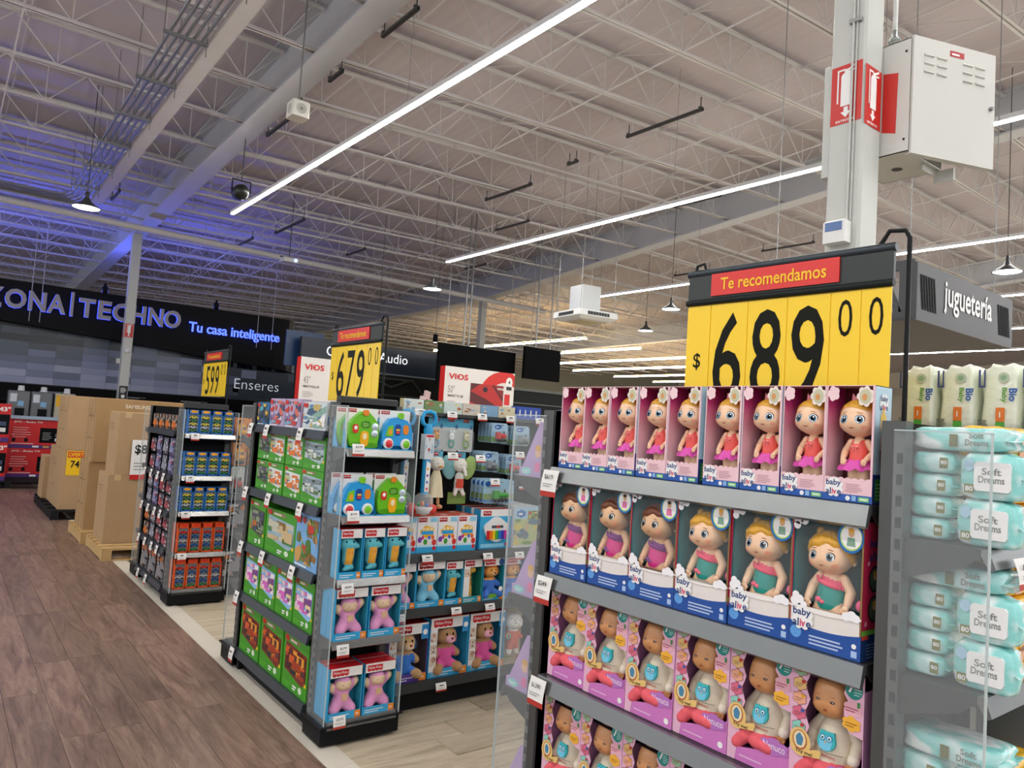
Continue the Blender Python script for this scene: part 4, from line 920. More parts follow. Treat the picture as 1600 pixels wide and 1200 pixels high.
def ballerina():
    w, h, d = .111, .262, .078
    t = thing('boxed_doll', 'ballerina doll in pink tutu in an open pink window box', 'doll', (0, 0, 0), W90, 'ballerina dolls on the top shelf')
    pk = mat('f0c9cf', .4); bl = mat('1f57ad', .4); ltb = mat('bcd6e4', .35)
    b = MB(); g = grad_mat('pink_inner', [(0, 'e9c4c6'), (.45, 'e0a8b6'), (.8, 'cf3f86'), (1, 'b8206c')], 2, .05, .26)
    open_carton(b, w, h, d, pk, ltb, mat('5a1418', .5), g, .05)
    b.rect(-w/2, 0, w/2, .017, -.001, bl)
    n = 7; P = [(-w/2, .016), (w/2, .016), (w/2, .05)]
    for i in range(n*4+1): P.append((w/2-w*i/(n*4), .050+.004*abs(math.sin(PI*i/4))))
    b.prism(P, -.001, .001, pk)
    b.box(w/2-.005, -.001, .05, w/2, .001, h, pk); b.box(-w/2, -.001, .05, -w/2+.002, .001, h, pk)
    b.cloud(-w/2+.016, h-.019, .015, .018, -.002, mat('f3d3d6', .4), 5); b.cloud(w/2-.021, h-.025, .020, .024, -.002, mat('f2e6dc', .4), 7); b.disc(w/2-.021, h-.025, .013, .017, -.003, mat('c9c9a8'), 14); b.disc(w/2-.022, h-.027, .006, .008, -.0035, mat('d89a5a'), 10)
    b.lines(-.004, .022, .036, .043, -.0022, mat('b98d95'), 5, .3)
    b.disc(.002, .008, .0055, .0055, -.002, whitep, 12); b.rect(.011, .003, .021, .014, -.002, mat('8fb8e0')); b.rect(.026, .003, .05, .013, -.002, mat('7ec27a')); b.rect(.03, .006, .047, .010, -.0025, mat('d9efd4'))
    baby_logo(b, -w/2+.006, .012, .037, -.0028)
    # side panel print
    b.at((w/2+.0006, 0, 0), PI/2); b.rect(0, 0, d, .065, 0, mat('1b2f7a')); b.rect(.008, .005, d-.01, .055, -.0005, mat('2f7d33')); b.lines(.012, .01, d-.02, .05, -.001, mat('9fd08f'), 5, .3)
    baby_logo(b, .022, h-.055, .035, -.001)
    hm = mat('ecc763', .4); b.disc(.038, .175, .013, .021, -.0006, mat('f0d3a8'), 14); b.disc(.038, .190, .013, .013, -.0008, hm); b.disc(.038, .208, .006, .008, -.0008, hm); b.disc(.033, .175, .002, .003, -.001, mat('334444'), 8); b.disc(.043, .175, .002, .003, -.001, mat('334444'), 8)
    b.poly([(.028, .15), (.048, .15), (.052, .12), (.024, .12)], -.0008, mat('f3c0b0')); b.poly([(.026, .12), (.05, .12), (.045, .07), (.03, .07)], -.0008, mat('9a4a42')); b.T = Matrix.Identity(4)
    b.build('carton', t)
    # doll
    cy = .038; x0 = .005
    coral = mat('ef6058', .45); tutu = mat('d94fae', .5)
    balls = [(x0, cy, .135, .014), (x0, cy, .122, .0185), (x0, cy, .106, .020), (x0, cy+.002, .09, .021)]
    for s in (-1, 1):
        balls += chain((x0+s*.012, cy, .085), (x0+s*.012, cy, .01), .0135, .0115, 7)
    q = blob(balls, lambda x, y, z: coral if (.083 < z < .139 and not (z > .130 and abs(x-x0) < .007)) else skin1, .03)
    body = q.build('doll_body', t)
    for s in (-1, 1):
        b = MB(); b.limb([(x0+s*.019, cy, .135), (x0+s*.033, cy+.001, .112), (x0+s*.027, cy-.020, .097)], [.0082, .0085, .0062], skin1); b.hand((x0+s*.025, cy-.025, .0925), (-s*.3, -.35, -.8), .0062, skin1, s); b.build('doll_arm', t)
    b = MB(); n = 40; V = []
    for k, (rr, zz, am) in enumerate(((.021, .098, 0), (.031, .088, .10), (.040, .076, .16), (.042, .071, .18))):
        for i in range(n):
            a = 2*PI*i/n; r_ = rr*(1+am*math.sin(9*a)); V.append((x0+r_*math.cos(a), cy+.78*r_*math.sin(a), zz+.004*am*10*math.cos(9*a)*.5))
    b.add(V, [(k*n+i, k*n+(i+1) % n, (k+1)*n+(i+1) % n, (k+1)*n+i) for k in range(3) for i in range(n)], tutu, True); b.build('tutu', body)
    b = MB()
    for s in (-1, 1): b.ball((x0+s*.005, cy-.0225, .124), (.005, .002, .0028), mat('f08a86'), 8, 6); b.tube([(x0+s*.001, cy-.023, .123), (x0+s*.005, cy-.023, .113)], .001, mat('f08a86'), 5)
    b.ball((x0, cy-.0235, .1235), .0016, mat('d9504e'), 6, 5); b.build('bow', body)
    hd_ = Head((x0, cy-.002, .188), .0415, .16, .06, 1.02, 1.03, .06); b = MB(); hd_.skin(b, skin1)
    hd_.eyes(b, '2a5f78', .42, -.06, .23, .20, 'f4f6f8', '5a3a20', 'b98a4a'); hd_.smile(b, -.52, .16, mat('d4806a', .3), mat('a8503f', .4))
    for s in (-1, 1): b.ball((x0+s*.041, cy+.002, .182), (.005, .006, .009), skin1, 8, 6)
    b.tube([(x0, cy, .135), (x0, cy, .155)], .010, skin1, 10); hdo = b.build('doll_head', t)
    b = MB(); hair = mat('d9a032', .45, 0, .18, 140); hd_.cap(b, hair, lambda a: .50+.10*math.cos(2.2*a+.6) if abs(a) < 1.0 else (.42-.75*min(1, (abs(a)-1.0)/.8)), .06, .012, 14); b.build('hair', hdo)
    b = MB(); b.ball((x0, cy+.004, .236), (.012, .011, .011), hair, 12, 8); b.build('hair_bun', hdo)
    b = MB(); cr = mat('e58a9a', .3); P = [(x0-.016, .226)]
    for i in range(5): a = -.014+.007*i; P += [(x0+a,   .246 if i % 2 == 0 else .237)]
    P += [(x0+.016, .226)]; b.prism(P, cy-.012, cy-.009, cr); b.build('tiara', hdo)
    return t
def bath_doll(kind):
    w, h, d = .1690, .300, .098
    blond = kind == 'blond'
    t = thing('boxed_doll', ('blond baby doll in a teal swimsuit in a blue bath-themed window box' if blond else 'brown-haired baby doll in a magenta swimsuit in a blue bath-themed window box'), 'doll', (0, 0, 0), W90, ('blond' if blond else 'brown-haired')+' bath dolls on the second shelf')
    teal = mat('2f7f86', .5, 0, .15, 60); bl = mat('1d4f9e', .4); cream = mat('e8e2dc', .4); rd = mat('c02a4e', .4); foam = mat('f4f4f6', .5)
    b = MB(); open_carton(b, w, h, d, bl, rd, teal, teal, .08)
    # tile joints printed inside
    for i in range(9): b.rect(-w/2+.002, .09+.022*i, w/2-.002, .0912+.022*i, d-.004, mat('3d949a', .5))
    P = [(-w/2, 0), (w/2, 0), (w/2, .048)]+[(w/2-w*i/12, .044+.010*((i-6)/6)**2) for i in range(13)]+[(-w/2, .05)]
    b.prism(P, -.0015, .001, bl)
    P = [(-w/2, .046)]+[(-w/2+w*i/12, .040+.010*((i-6)/6)**2) for i in range(13)]+[(w/2, .088)]+[(w/2-w*i/12, .078+.012*((i-6)/6)**2) for i in range(13)]
    b.prism(P, -.0009, .0012, cream); b.prism([(-w/2, .086), (w/2, .086), (w/2, .090)]+[(w/2-w*i/12, .079+.012*((i-6)/6)**2) for i in range(13)], -.003, .001, mat('f2eee8', .35))
    for cx, cz, r_ in ((-.072, .100, .011), (-.060, .105, .010), (-.070, .113, .009), (-.05, .094, .008), (.052, .090, .010), (.064, .094, .011), (.074, .090, .009)): b.disc(cx, cz, r_, r_, -.0035-.0002*r_*100, foam, 14)
    for cx, cz, r_ in ((-.071, h-.013, .012), (-.056, h-.014, .010), (-.074, h-.027, .009)): b.disc(cx, cz, r_, r_, -.002, foam, 12)
    b.box(w/2-.004, -.001, .05, w/2, .001, h, mat('8a6a40', .5)); b.box(-w/2, -.001, .05, -w/2+.002, .001, h, rd)
    b.disc(w/2-.030, h-.038, .030, .034, -.002, mat('1f6fb5', .4), 24); b.disc(w/2-.029, h-.037, .025, .029, -.0025, mat('bfe07a', .4), 24); b.disc(w/2-.028, h-.036, .023, .026, -.003, whitep, 24)
    b.disc(w/2-.028, h-.028, .007, .008, -.0035, mat('d9ab7a'), 12); b.disc(w/2-.028, h-.021, .007, .005, -.004, mat('d9a032' if blond else '3a2418'), 12); b.poly([(w/2-.036, h-.037), (w/2-.02, h-.037), (w/2-.018, h-.056), (w/2-.038, h-.056)], -.0035, mat('7fa58f' if blond else 'e07aa8'))
    b.lines(-.035, .010, .06, .034, -.002, mat('b9cbe8'), 3, .45, 3); b.disc(.07, .03, .0055, .0055, -.002, whitep, 12); b.rect(.064, .006, .077, .02, -.002, mat('a9c4e8'))
    b.disc(-.068, .03, .014, .014, -.0019, mat('5f9fe0', .2, 0, .2, 90), 16); baby_logo(b, -w/2+.010, .042, .046, -.005)
    b.at((w/2+.0006, 0, 0), PI/2); b.rect(0, 0, d, .055, 0, mat('17386e')); b.rect(0, .055, d, .066, -.0002, mat('6db33f')); b.rect(0, .046, d*.3, .055, -.0004, mat('d0483a')); b.text('baby', d*.5, h-.06, .022, -.001, logo_n, .02, .05, 'c'); b.text('alive', d*.5, h-.085, .022, -.001, logo_n, .02, .05, 'c')
    for cz in (.175, .11): b.disc(d*.5, cz, .026, .029, -.0008, mat('1d1d22'), 20); b.disc(d*.5, cz, .022, .025, -.0012, mat('4a5a4a'), 20); b.disc(d*.5, cz+.006, .008, .009, -.0016, mat('d9ab7a'), 12); b.disc(d*.5, cz+.013, .009, .006, -.002, mat('d9a032'), 12)
    for cx, cz in ((.02, .21), (.075, .15), (.015, .08), (.07, .225)): b.disc(cx, cz, .006, .006, -.001, mat('e58aa8'), 10)
    b.lines(.02, .006, d-.01, .04, -.001, mat('8aa0c8'), 5, .25); b.T = Matrix.Identity(4)
    b.build('carton', t)
    cy = .040; x0 = -.006; sk = skin1 if blond else mat('e0b48a', .35, 0, .03, 40, 0, 0, 1, .2)
    suit = mat('178f84', .4, 0, .1, 60) if blond else mat('d02a80', .4, 0, .1, 60); trim = mat('ee5a78', .5) if blond else mat('7a2a80', .5)
    balls = [(x0, cy, .165, .018), (x0, cy, .150, .025), (x0, cy, .132, .029), (x0, cy, .112, .031), (x0, cy, .096, .030)]
    for s in (-1, 1):
        balls += chain((x0+s*.018, cy-.004, .092), (x0+s*.030, cy-.010, .07), .017, .014, 5)
    def mf(x, y, z):
        if z > .163-(x-x0)*.25 or z < .092: return sk
        if z < .11 and abs(x-x0) > .031-(.11-z)*1.1: return sk
        if z > .146-(x-x0)*.25: return trim
        return suit
    body = blob(balls, mf, .03).build('doll_body', t)
    for s in (-1, 1):
        b = MB(); b.limb([(x0+s*.027, cy, .163), (x0+s*.045, cy-.002, .135), (x0+s*.047, cy-.020, .110)], [.0115, .0118, .0085], sk); b.hand((x0+s*.046, cy-.027, .102), (-s*.1, -.4, -.9), .0085, sk, s); b.build('doll_arm', t)
    b = MB(); b.ball((x0-.016, cy-.0305, .112), (.008, .004, .006), trim, 10, 6); b.ball((x0-.006, cy-.032, .108), (.006, .004, .005), trim, 10, 6); b.build('bow', body)
    b = MB(); n = 18
    for k in range(n):
        tt = -1+2*k/(n-1); xx = x0+.030*tt; zz = .150-(xx-x0)*.25; yy = cy-.030*math.sqrt(max(0, 1-tt*tt*.85)); b.ball((xx, yy, zz), (.0035, .003, .006), trim, 6, 5)
    b.build('frill', body)
    hd_ = Head((x0, cy-.006, .216), .0485, .17, .07, 1.0, .98, .04); b = MB(); hd_.skin(b, sk); hd_.eyes(b, '4a6470' if blond else '4a4a34', .40, -.05, .18, .17, 'eef0f2', '4a2e1c', '8a5a2c')
    hd_.smile(b, -.50, .12, mat('cc7462', .3), mat('9a463a', .4))
    for s in (-1, 1): b.ball((x0+s*.049, cy+.002, .206), (.006, .008, .012), sk, 8, 6)
    b.tube([(x0, cy, .158), (x0, cy, .185)], .012, sk, 10); ho = b.build('doll_head', t)
    b = MB(); hair = mat('d8a23a', .45, 0, .2, 120) if blond else mat('6a3a22', .4, 0, .25, 120)
    hd_.cap(b, hair, lambda a: .38+.14*math.sin(3*a+.8)+.06*math.sin(9*a) if abs(a) < .95 else (.30-.85*min(1, (abs(a)-.95)/.7)), .13, .034, 13)
    if blond: b.ball((x0-.03, cy-.004, .262), (.010, .010, .012), hair, 10, 7)
    b.build('hair', ho)
    b = MB(); b.ball((.068, .03, .112), (.012, .012, .014), mat('ea5a8a', .4), 10, 7); b.build('bath_toy', t)
    b = MB(); V = []; F = []; nx, nz = 8, 8
    for j in range(nz+1):
        for i in range(nx+1): V.append((-w/2+.004+(w-.010)*i/nx, .003+.0022*math.sin(i*2.1+j*1.3), .105+(h-.107)*j/nz))
    for j in range(nz):
        for i in range(nx): F.append((j*(nx+1)+i, j*(nx+1)+i+1, (j+1)*(nx+1)+i+1, (j+1)*(nx+1)+i))
    b.add(V, F, film('ffffff', .07, .06), True); tag(b.build('window_film', t), 'clear crinkled plastic window')
    return t
def bald_doll():
    w, h, d = .170, .292, .11
    t = thing('boxed_doll', 'bald baby doll in cream owl sweater and coral trousers in an open pink box', 'doll', (0, 0, 0), W90, 'bald baby dolls on the lower shelves')
    pk = mat('dfa0cf', .4, 0, .05); pk2 = mat('e6b4cc', .4); mg = mat('cf7ac0', .4)
    b = MB(); open_carton(b, w, h-.03, d, mg, pk, mat('1b1418', .6), mat('c98ab8', .5), .0, .0015, mat('2a1a24'))
    # left column of badges, right upper column
    P = [(-w/2, 0), (-w/2+.022, 0), (-w/2+.036, .09), (-w/2+.040, .13)]+[(-w/2+.040+.006*math.sin(i*1.6), .13+.0155*i) for i in range(11)]+[(-w/2+.015, h), (-w/2, h)]
    b.prism(P, -.002, .0, pk2)
    P = [(w/2, .16), (w/2, h), (w/2-.022, h)]+[(w/2-.040+.006*math.sin(i*1.7), h-.01-.012*i) for i in range(10)]+[(w/2-.030, .165)]
    b.prism(P, -.002, .0, pk2)
    cols = ['9fc7a0', 'e8c07a', 'e9a98a', 'd96a86', '8fd0c0']
    for i, c in enumerate(cols):
        cz = h-.024-.0325*i; b.cloud(-w/2+.021, cz, .019, .0165, -.0026, mat('8a4a5a'), 6); b.cloud(-w/2+.021, cz, .0175, .015, -.003, mat(c, .4), 6); b.lines(-w/2+.010, cz-.006, -w/2+.030, cz+.004, -.0034, mat('7a4a3a'), 2, .3); b.rect(-w/2+.025, cz+.003, -w/2+.034, cz+.010, -.0036, mat(('d04a3a', 'c02a2a', 'e0a020', '3a5aa0', 'c03030')[i]))
    b.disc(w/2-.0225, h-.03, .020, .023, -.003, mat('1f8a80', .4), 26, .06, 13); b.text('7', w/2-.036, h-.04, .024, -.0036, whitep, .02); b.lines(w/2-.022, h-.043, w/2-.004, h-.015, -.0036, mat('bfe0d8'), 5, .35)
    b.cloud(w/2-.024, h-.074, .022, .018, -.003, mat('eab0bc'), 6); b.lines(w/2-.04, h-.08, w/2-.01, h-.068, -.0036, mat('a84a5a'), 2, .35); b.rect(w/2-.014, h-.068, w/2-.008, h-.056, -.0038, mat('3a8a4a'))
    b.cloud(w/2-.026, h-.106, .022, .017, -.0034, mat('efb23a'), 6); b.lines(w/2-.04, h-.112, w/2-.012, h-.10, -.004, mat('a06a1a'), 2, .35)
    # front tray
    b.prism([(-w/2, 0), (w/2, 0), (w/2, .085), (w/2-.02, .062), (.02, .05), (-.04, .036), (-w/2+.022, .03), (-w/2, .03)], -.001, .001, mg)
    b.add([(-w/2+.02, 0, .03), (w/2, 0, .03), (w/2, .05, .022), (-w/2+.02, .05, .022)], [(0, 1, 2, 3)], mat('d98acb', .4))
    b.cloud(.045, .068, .040, .020, -.003, mat('b774bf', .4), 6); b.text('Nenuco', .016, .060, .017, -.0038, mat('efd6ee'), .015, .058); b.lines(-.05, .014, .04, .02, -.002, mat('f0c8e4'), 1, .5); b.disc(w/2-.018, .018, .008, .008, -.002, whitep, 14)
    b.build('carton', t)
    b = MB(); bx, bz = -w/2+.027, .108
    b.disc(bx, bz, .026, .031, -.006, mat('e9c477', .4), 26); b.poly([(bx+.01, bz-.028), (bx+.048, bz-.022), (bx+.052, bz-.006), (bx+.044, bz-.004), (bx+.022, bz-.012)], -.0062, mat('e9c477', .4)); b.disc(bx, bz+.004, .018, .022, -.0066, mat('b8643a'), 20); b.disc(bx, bz+.005, .015, .019, -.007, mat('f0dcae'), 20); b.disc(bx, bz+.005, .009, .014, -.0074, mat('4a86a8'), 16, .08, 5)
    b.text('Try me!', bx-.010, bz-.026, .010, -.0072, mat('3a2a1a'), .015, .042); tag(b.build('try_me_badge', t), 'yellow round try-me badge')
    cy = .056; x0 = -.001; cream = mat('d9cdb6', .8, 0, .06, 60, .1); cor = mat('e8606a', .8, 0, .12, 90, .1)
    balls = [(x0, cy, .170, .020), (x0, cy-.002, .150, .031), (x0, cy-.004, .128, .037), (x0, cy-.006, .104, .041), (x0, cy-.006, .082, .040)]
    for s in (-1, 1):
        pass
    balls += chain((x0-.024, cy-.012, .070), (x0-.048, cy-.04, .062), .022, .018, 5)+chain((x0-.048, cy-.04, .062), (x0-.062, cy-.048, .04), .017, .015, 4)
    balls += chain((x0+.02, cy-.012, .068), (x0-.01, cy-.046, .062), .022, .018, 5)+chain((x0-.01, cy-.046, .062), (x0+.03, cy-.05, .056), .017, .014, 5)
    def mf(x, y, z):
        if z < .080+.004*math.sin(x*90) or (y < cy-.032 and z < .082): return cor
        if z < .094 and abs(x-x0) > .044: return skin2
        return cream
    body = blob(balls, mf, .035).build('doll_body', t)
    for s in (-1, 1):
        b = MB(); b.limb([(x0+s*.030, cy, .162), (x0+s*.053, cy-.006, .130), (x0+s*.052, cy-.026, .100)], [.0155, .0155, .0125], cream); b.limb([(x0+s*.052, cy-.026, .100), (x0+s*.0515, cy-.029, .095)], [.0135, .0135], mat('e6dcc8', .8)); b.hand((x0+s*.051, cy-.034, .086), (-s*.1, -.4, -.9), .0095, skin2, s); b.build('doll_arm', t)
    b = MB(); R_ = random.Random(4); ow = mat('2fb3b8', .35); yy = cy-.049
    b.at((x0, yy, .126), 0, math.radians(-12), 0, .88); b.prism([(.0235*math.cos(2*PI*i/40)*(1+.28*math.exp(-((i-6)**2)/1.6)+.28*math.exp(-((i-14)**2)/1.6)), .0235*math.sin(2*PI*i/40)*(1+.28*math.exp(-((i-6)**2)/1.6)+.28*math.exp(-((i-14)**2)/1.6))) for i in range(40)], -.003, .006, ow)
    b.prism([(-.015, -.018), (0, -.023), (.015, -.018), (.018, .004), (.010, .014), (-.010, .014), (-.018, .004)], -.0045, -.003, mat('6cc0dc', .35))
    for s in (-1, 1): b.disc(s*.009, .008, .008, .009, -.0052, mat('3a86a8'), 14); b.disc(s*.009, .008, .0055, .006, -.0056, mat('bfe4ec'), 12); b.disc(s*.009, .007, .0025, .003, -.006, mat('12303a'), 8)
    b.poly([(-.003, 0), (.003, 0), (0, -.006)], -.0056, mat('d9963a')); b.T = Matrix.Identity(4); tag(b.build('owl_patch', body), 'teal owl patch')
    b = MB(); b.at((x0+.004, cy-.0475, .094), 0, math.radians(-4)); b.text('Nenuco', -.018, -.003, .008, -.003, mat('b8564a'), .01, .036); b.tube([(-.02, 0, .008), (.0, -.003, .006), (.034, .002, .010)], .0006, mat('4a4038'), 4); b.T = Matrix.Identity(4); b.build('sweater_print', body)
    hd_ = Head((x0-.002, cy-.012, .222), .047, .20, .09, .98, 1.12, .10, .06); b = MB(); hd_.skin(b, skin2)
    for s in (-1, 1):
        hd_.patch(b, s*.36, -.10, .12, .05, mat('8a5636', .4), 1.012); hd_.patch(b, s*.36, -.11, .09, .035, mat('2a2420', .15), 1.02); hd_.patch(b, s*.36+.02, -.10, .02, .015, mat('ffffff', .2), 1.03, 6); hd_.patch(b, s*.38, .08, .13, .015, mat('a8703f', .5), 1.008, 8, -s*.15)  # the tiny white patch is a painted eye glint
        b.ball((x0+s*.048, cy-.002, .205), (.006, .009, .014), skin2, 8, 6)
    hd_.patch(b, 0, -.50, .11, .05, mat('b8603f', .35), 1.012); hd_.patch(b, 0, -.50, .08, .012, mat('7a3424', .35), 1.02); b.tube([(x0, cy-.004, .165), (x0, cy-.008, .19)], .014, skin2, 10); b.build('doll_head', t)
    return t
P1 = Proto(ballerina())
for i in range(9):
    y = .858+.1133*i+(.018 if i > 3 else 0); P1.put((1.632+.003*math.sin(i*1.7), y, 1.4862), W90+.004*math.sin(i*3.1), ('ballerina doll box with its pale blue side panel showing, by the grey upright', 'ballerina doll in pink tutu in an open pink window box, within the row')[min(i, 1)] if i < 8 else 'ballerina doll box at the row end above the small price tag')
PB, PN = Proto(bath_doll('blond')), Proto(bath_doll('brown'))
for i in range(6): (PB if i < 3 else PN).put((1.622+.003*math.sin(i*2), .8945+.1712*i, 1.1462), W90+.003*math.sin(i*1.9), 'blond bath doll box with its crimson side panel showing, by the grey upright' if i == 0 else ('blond baby doll in a teal swimsuit in a blue bath-themed window box, within the row' if i < 3 else ('brown-haired bath doll box at the row end above a price tag' if i == 5 else 'brown-haired baby doll in a magenta swimsuit in a bath box, within the row')))
P3 = Proto(bald_doll())
for i in range(6):
    P3.put((1.637+.004*math.sin(i*1.3), .8895+.1718*i, .8212), W90+.004*math.sin(i*2.7), 'bald baby doll in cream owl sweater in an open pink box, upper row', 'bald baby dolls, upper row')
for i in range(6): P3.put((1.637, .8895+.1718*i, .4812), W90+.004*math.sin(i*1.1+1), 'bald baby doll in cream owl sweater in an open pink box, lower row', 'bald baby dolls, lower row')
# ================================================================ PACKED TOYS
fpred = mat('c81f28', .4); fpblue = mat('35a7d8', .4, 0, .05, 10); fpwhite = mat('ece9e6', .45); orange = mat('f08a1c', .4)
def fp_logo(b, x, z, w, h, y):
    b.rect(x, z, x+w, z+h, y, fpred); n = 4
    for i in range(n): b.disc(x+w*(i+.5)/n, z, w/n/2, h*.22, y, fpred, 10)
    b.text('Fisher-Price', x+w*.08, z+h*.25, h*.5, y-.0005, whitep, .01, w*.84)
def carton(w, h, d, front, side=None, top=None):
    b = MB(); b.box(-w/2, 0, 0, w/2, d, h, side or front, front, top or front, side or front); return b
def window_box(w, h, d, blue, inner, topband=.18, botband=.14, top=None):
    """carton with real recessed window"""
    b = MB(); open_carton(b, w, h, d, blue, blue, inner, inner, .0, .0015, top or fpred)
    b.rect(-w/2, 0, w/2, h*botband, -.0006, blue); b.box(-w/2, -.0008, h*(1-topband), w/2, .001, h, fpwhite); b.box(-w/2, -.0007, 0, w/2, .001, h*botband, blue)
    b.box(-w/2, -.0008, 0, -w/2+.004, .001, h, blue); b.box(w/2-.004, -.0008, 0, w/2, .001, h, blue)
    return b
def plush_box(name, label, group, w, h, d, make, inner='2a8fa6', blue=None, extras=None):
    t = thing(name, label, 'toy', (0, 0, 0), 0, group); bl = blue or fpblue
    b = window_box(w, h, d, bl, mat(inner, .5)); fp_logo(b, -w/2+w*.08, h*.865, w*.48, h*.10, -.0016)
    b.rect(w/2-w*.18, h*.005, w/2, h*.13, -.0014, orange); b.text('0+', w/2-w*.09, h*.04, h*.05, -.002, whitep, .02, None, 'c'); b.lines(-w*.42, h*.03, w*.2, h*.11, -.0014, whitep, 2, .35)
    if extras: extras(b, w, h, d)
    b.at((-w/2-.0006, 0, 0), W90); b.rect(-d*.8, h*.3, -d*.2, h*.8, 0, mat('8fd0ea', .4)) if False else None; b.T = Matrix.Identity(4)
    b.build('carton', t); make(t, w, h, d); return t
def pink_plush(col, colname, skinc='e8c9a6'):
    pk = mat(col, .9, 0, .08, 120, .2); sk = mat(skinc, .9, 0, .05, 120, .15); cuff = mat('e0a878', .9)
    def mk(t, w, h, d):
        cy = d*.55; k = h/.262; balls = []
        balls += [(0, cy, .122*k, .033*k), (0, cy-.004, .098*k, .041*k), (0, cy, .076*k, .040*k)]
        for s in (-1, 1):
            balls += chain((s*.022*k, cy-.004, .07*k), (s*.050*k, cy-.022, .040*k), .028*k, .026*k, 5)
        balls += chain((-.032*k, cy, .132*k), (-.064*k, cy-.012, .158*k), .019*k, .022*k, 5)+chain((.032*k, cy, .132*k), (.066*k, cy-.014, .182*k), .018*k, .022*k, 6)
        o = blob(balls, lambda x, y, z: sk if (abs(x) > .054*k and z > .125*k) else pk, .07).build('plush_body', t)
        b = MB(); b.at((0, cy-.044*k, .108*k), 0, -.1); b.box(-.016*k, -.002, -.016*k, .016*k, .008, .016*k, mat('d8b08a', .9, 0, .2, 200)); b.T = Matrix.Identity(4); b.build('pocket_patch', o)
        hd = Head((0, cy-.012, .172*k), .041*k, .12, .0, 1.12, .98); b = MB(); hd.skin(b, sk, 20, 14); hd.cap(b, pk, lambda a: .45 if abs(a) < 1.2 else .0, .05, .008, 5, 24, 10)
        for s in (-1, 1): hd.patch(b, s*.35, .0, .05, .07, mat('2a3a50', .3), 1.02, 8); hd.patch(b, s*.55, -.25, .09, .06, mat('e8a088', .9), 1.012, 10)
        hd.patch(b, 0, -.28, .14, .012, mat('b8604a', .6), 1.02, 8); b.build('plush_head', t)
    return mk
def seahorse(t, w, h, d):
    cy = d*.5; k = h/.25; tq = mat('5fbcc8', .9, 0, .08, 120, .2); yl = mat('e8a838', .9, 0, .1, 120, .2)
    balls = chain((.0, cy, .165*k), (-.006, cy, .178*k), .030*k, .038*k, 4)+chain((.006*k, cy-.004, .15*k), (.004*k, cy-.004, .085*k), .03*k, .026*k, 6)
    balls += chain((.0, cy, .08*k), (.022*k, cy-.01, .052*k), .02*k, .015*k, 4)+chain((.022*k, cy-.01, .052*k), (-.018*k, cy-.02, .045*k), .014*k, .011*k, 4)
    balls += chain((.018*k, cy-.02, .172*k), (.044*k, cy-.026, .160*k), .018*k, .013*k, 3)
    o = blob(balls, lambda x, y, z: yl if (y < cy-.006 and .07*k < z < .152*k and abs(x-.004*k) < .021*k) else tq, .07).build('plush_body', t)
    b = MB()
    for s in (-1, 1): b.ball((s*.020*k-.004, cy-.040*k, .186*k), .005*k, mat('16181c', .2), 8, 6)
    b.disc(.006*k, .132*k, .010*k, .010*k, cy-.036*k, mat('c83a5a'), 12); b.build('eye', o)
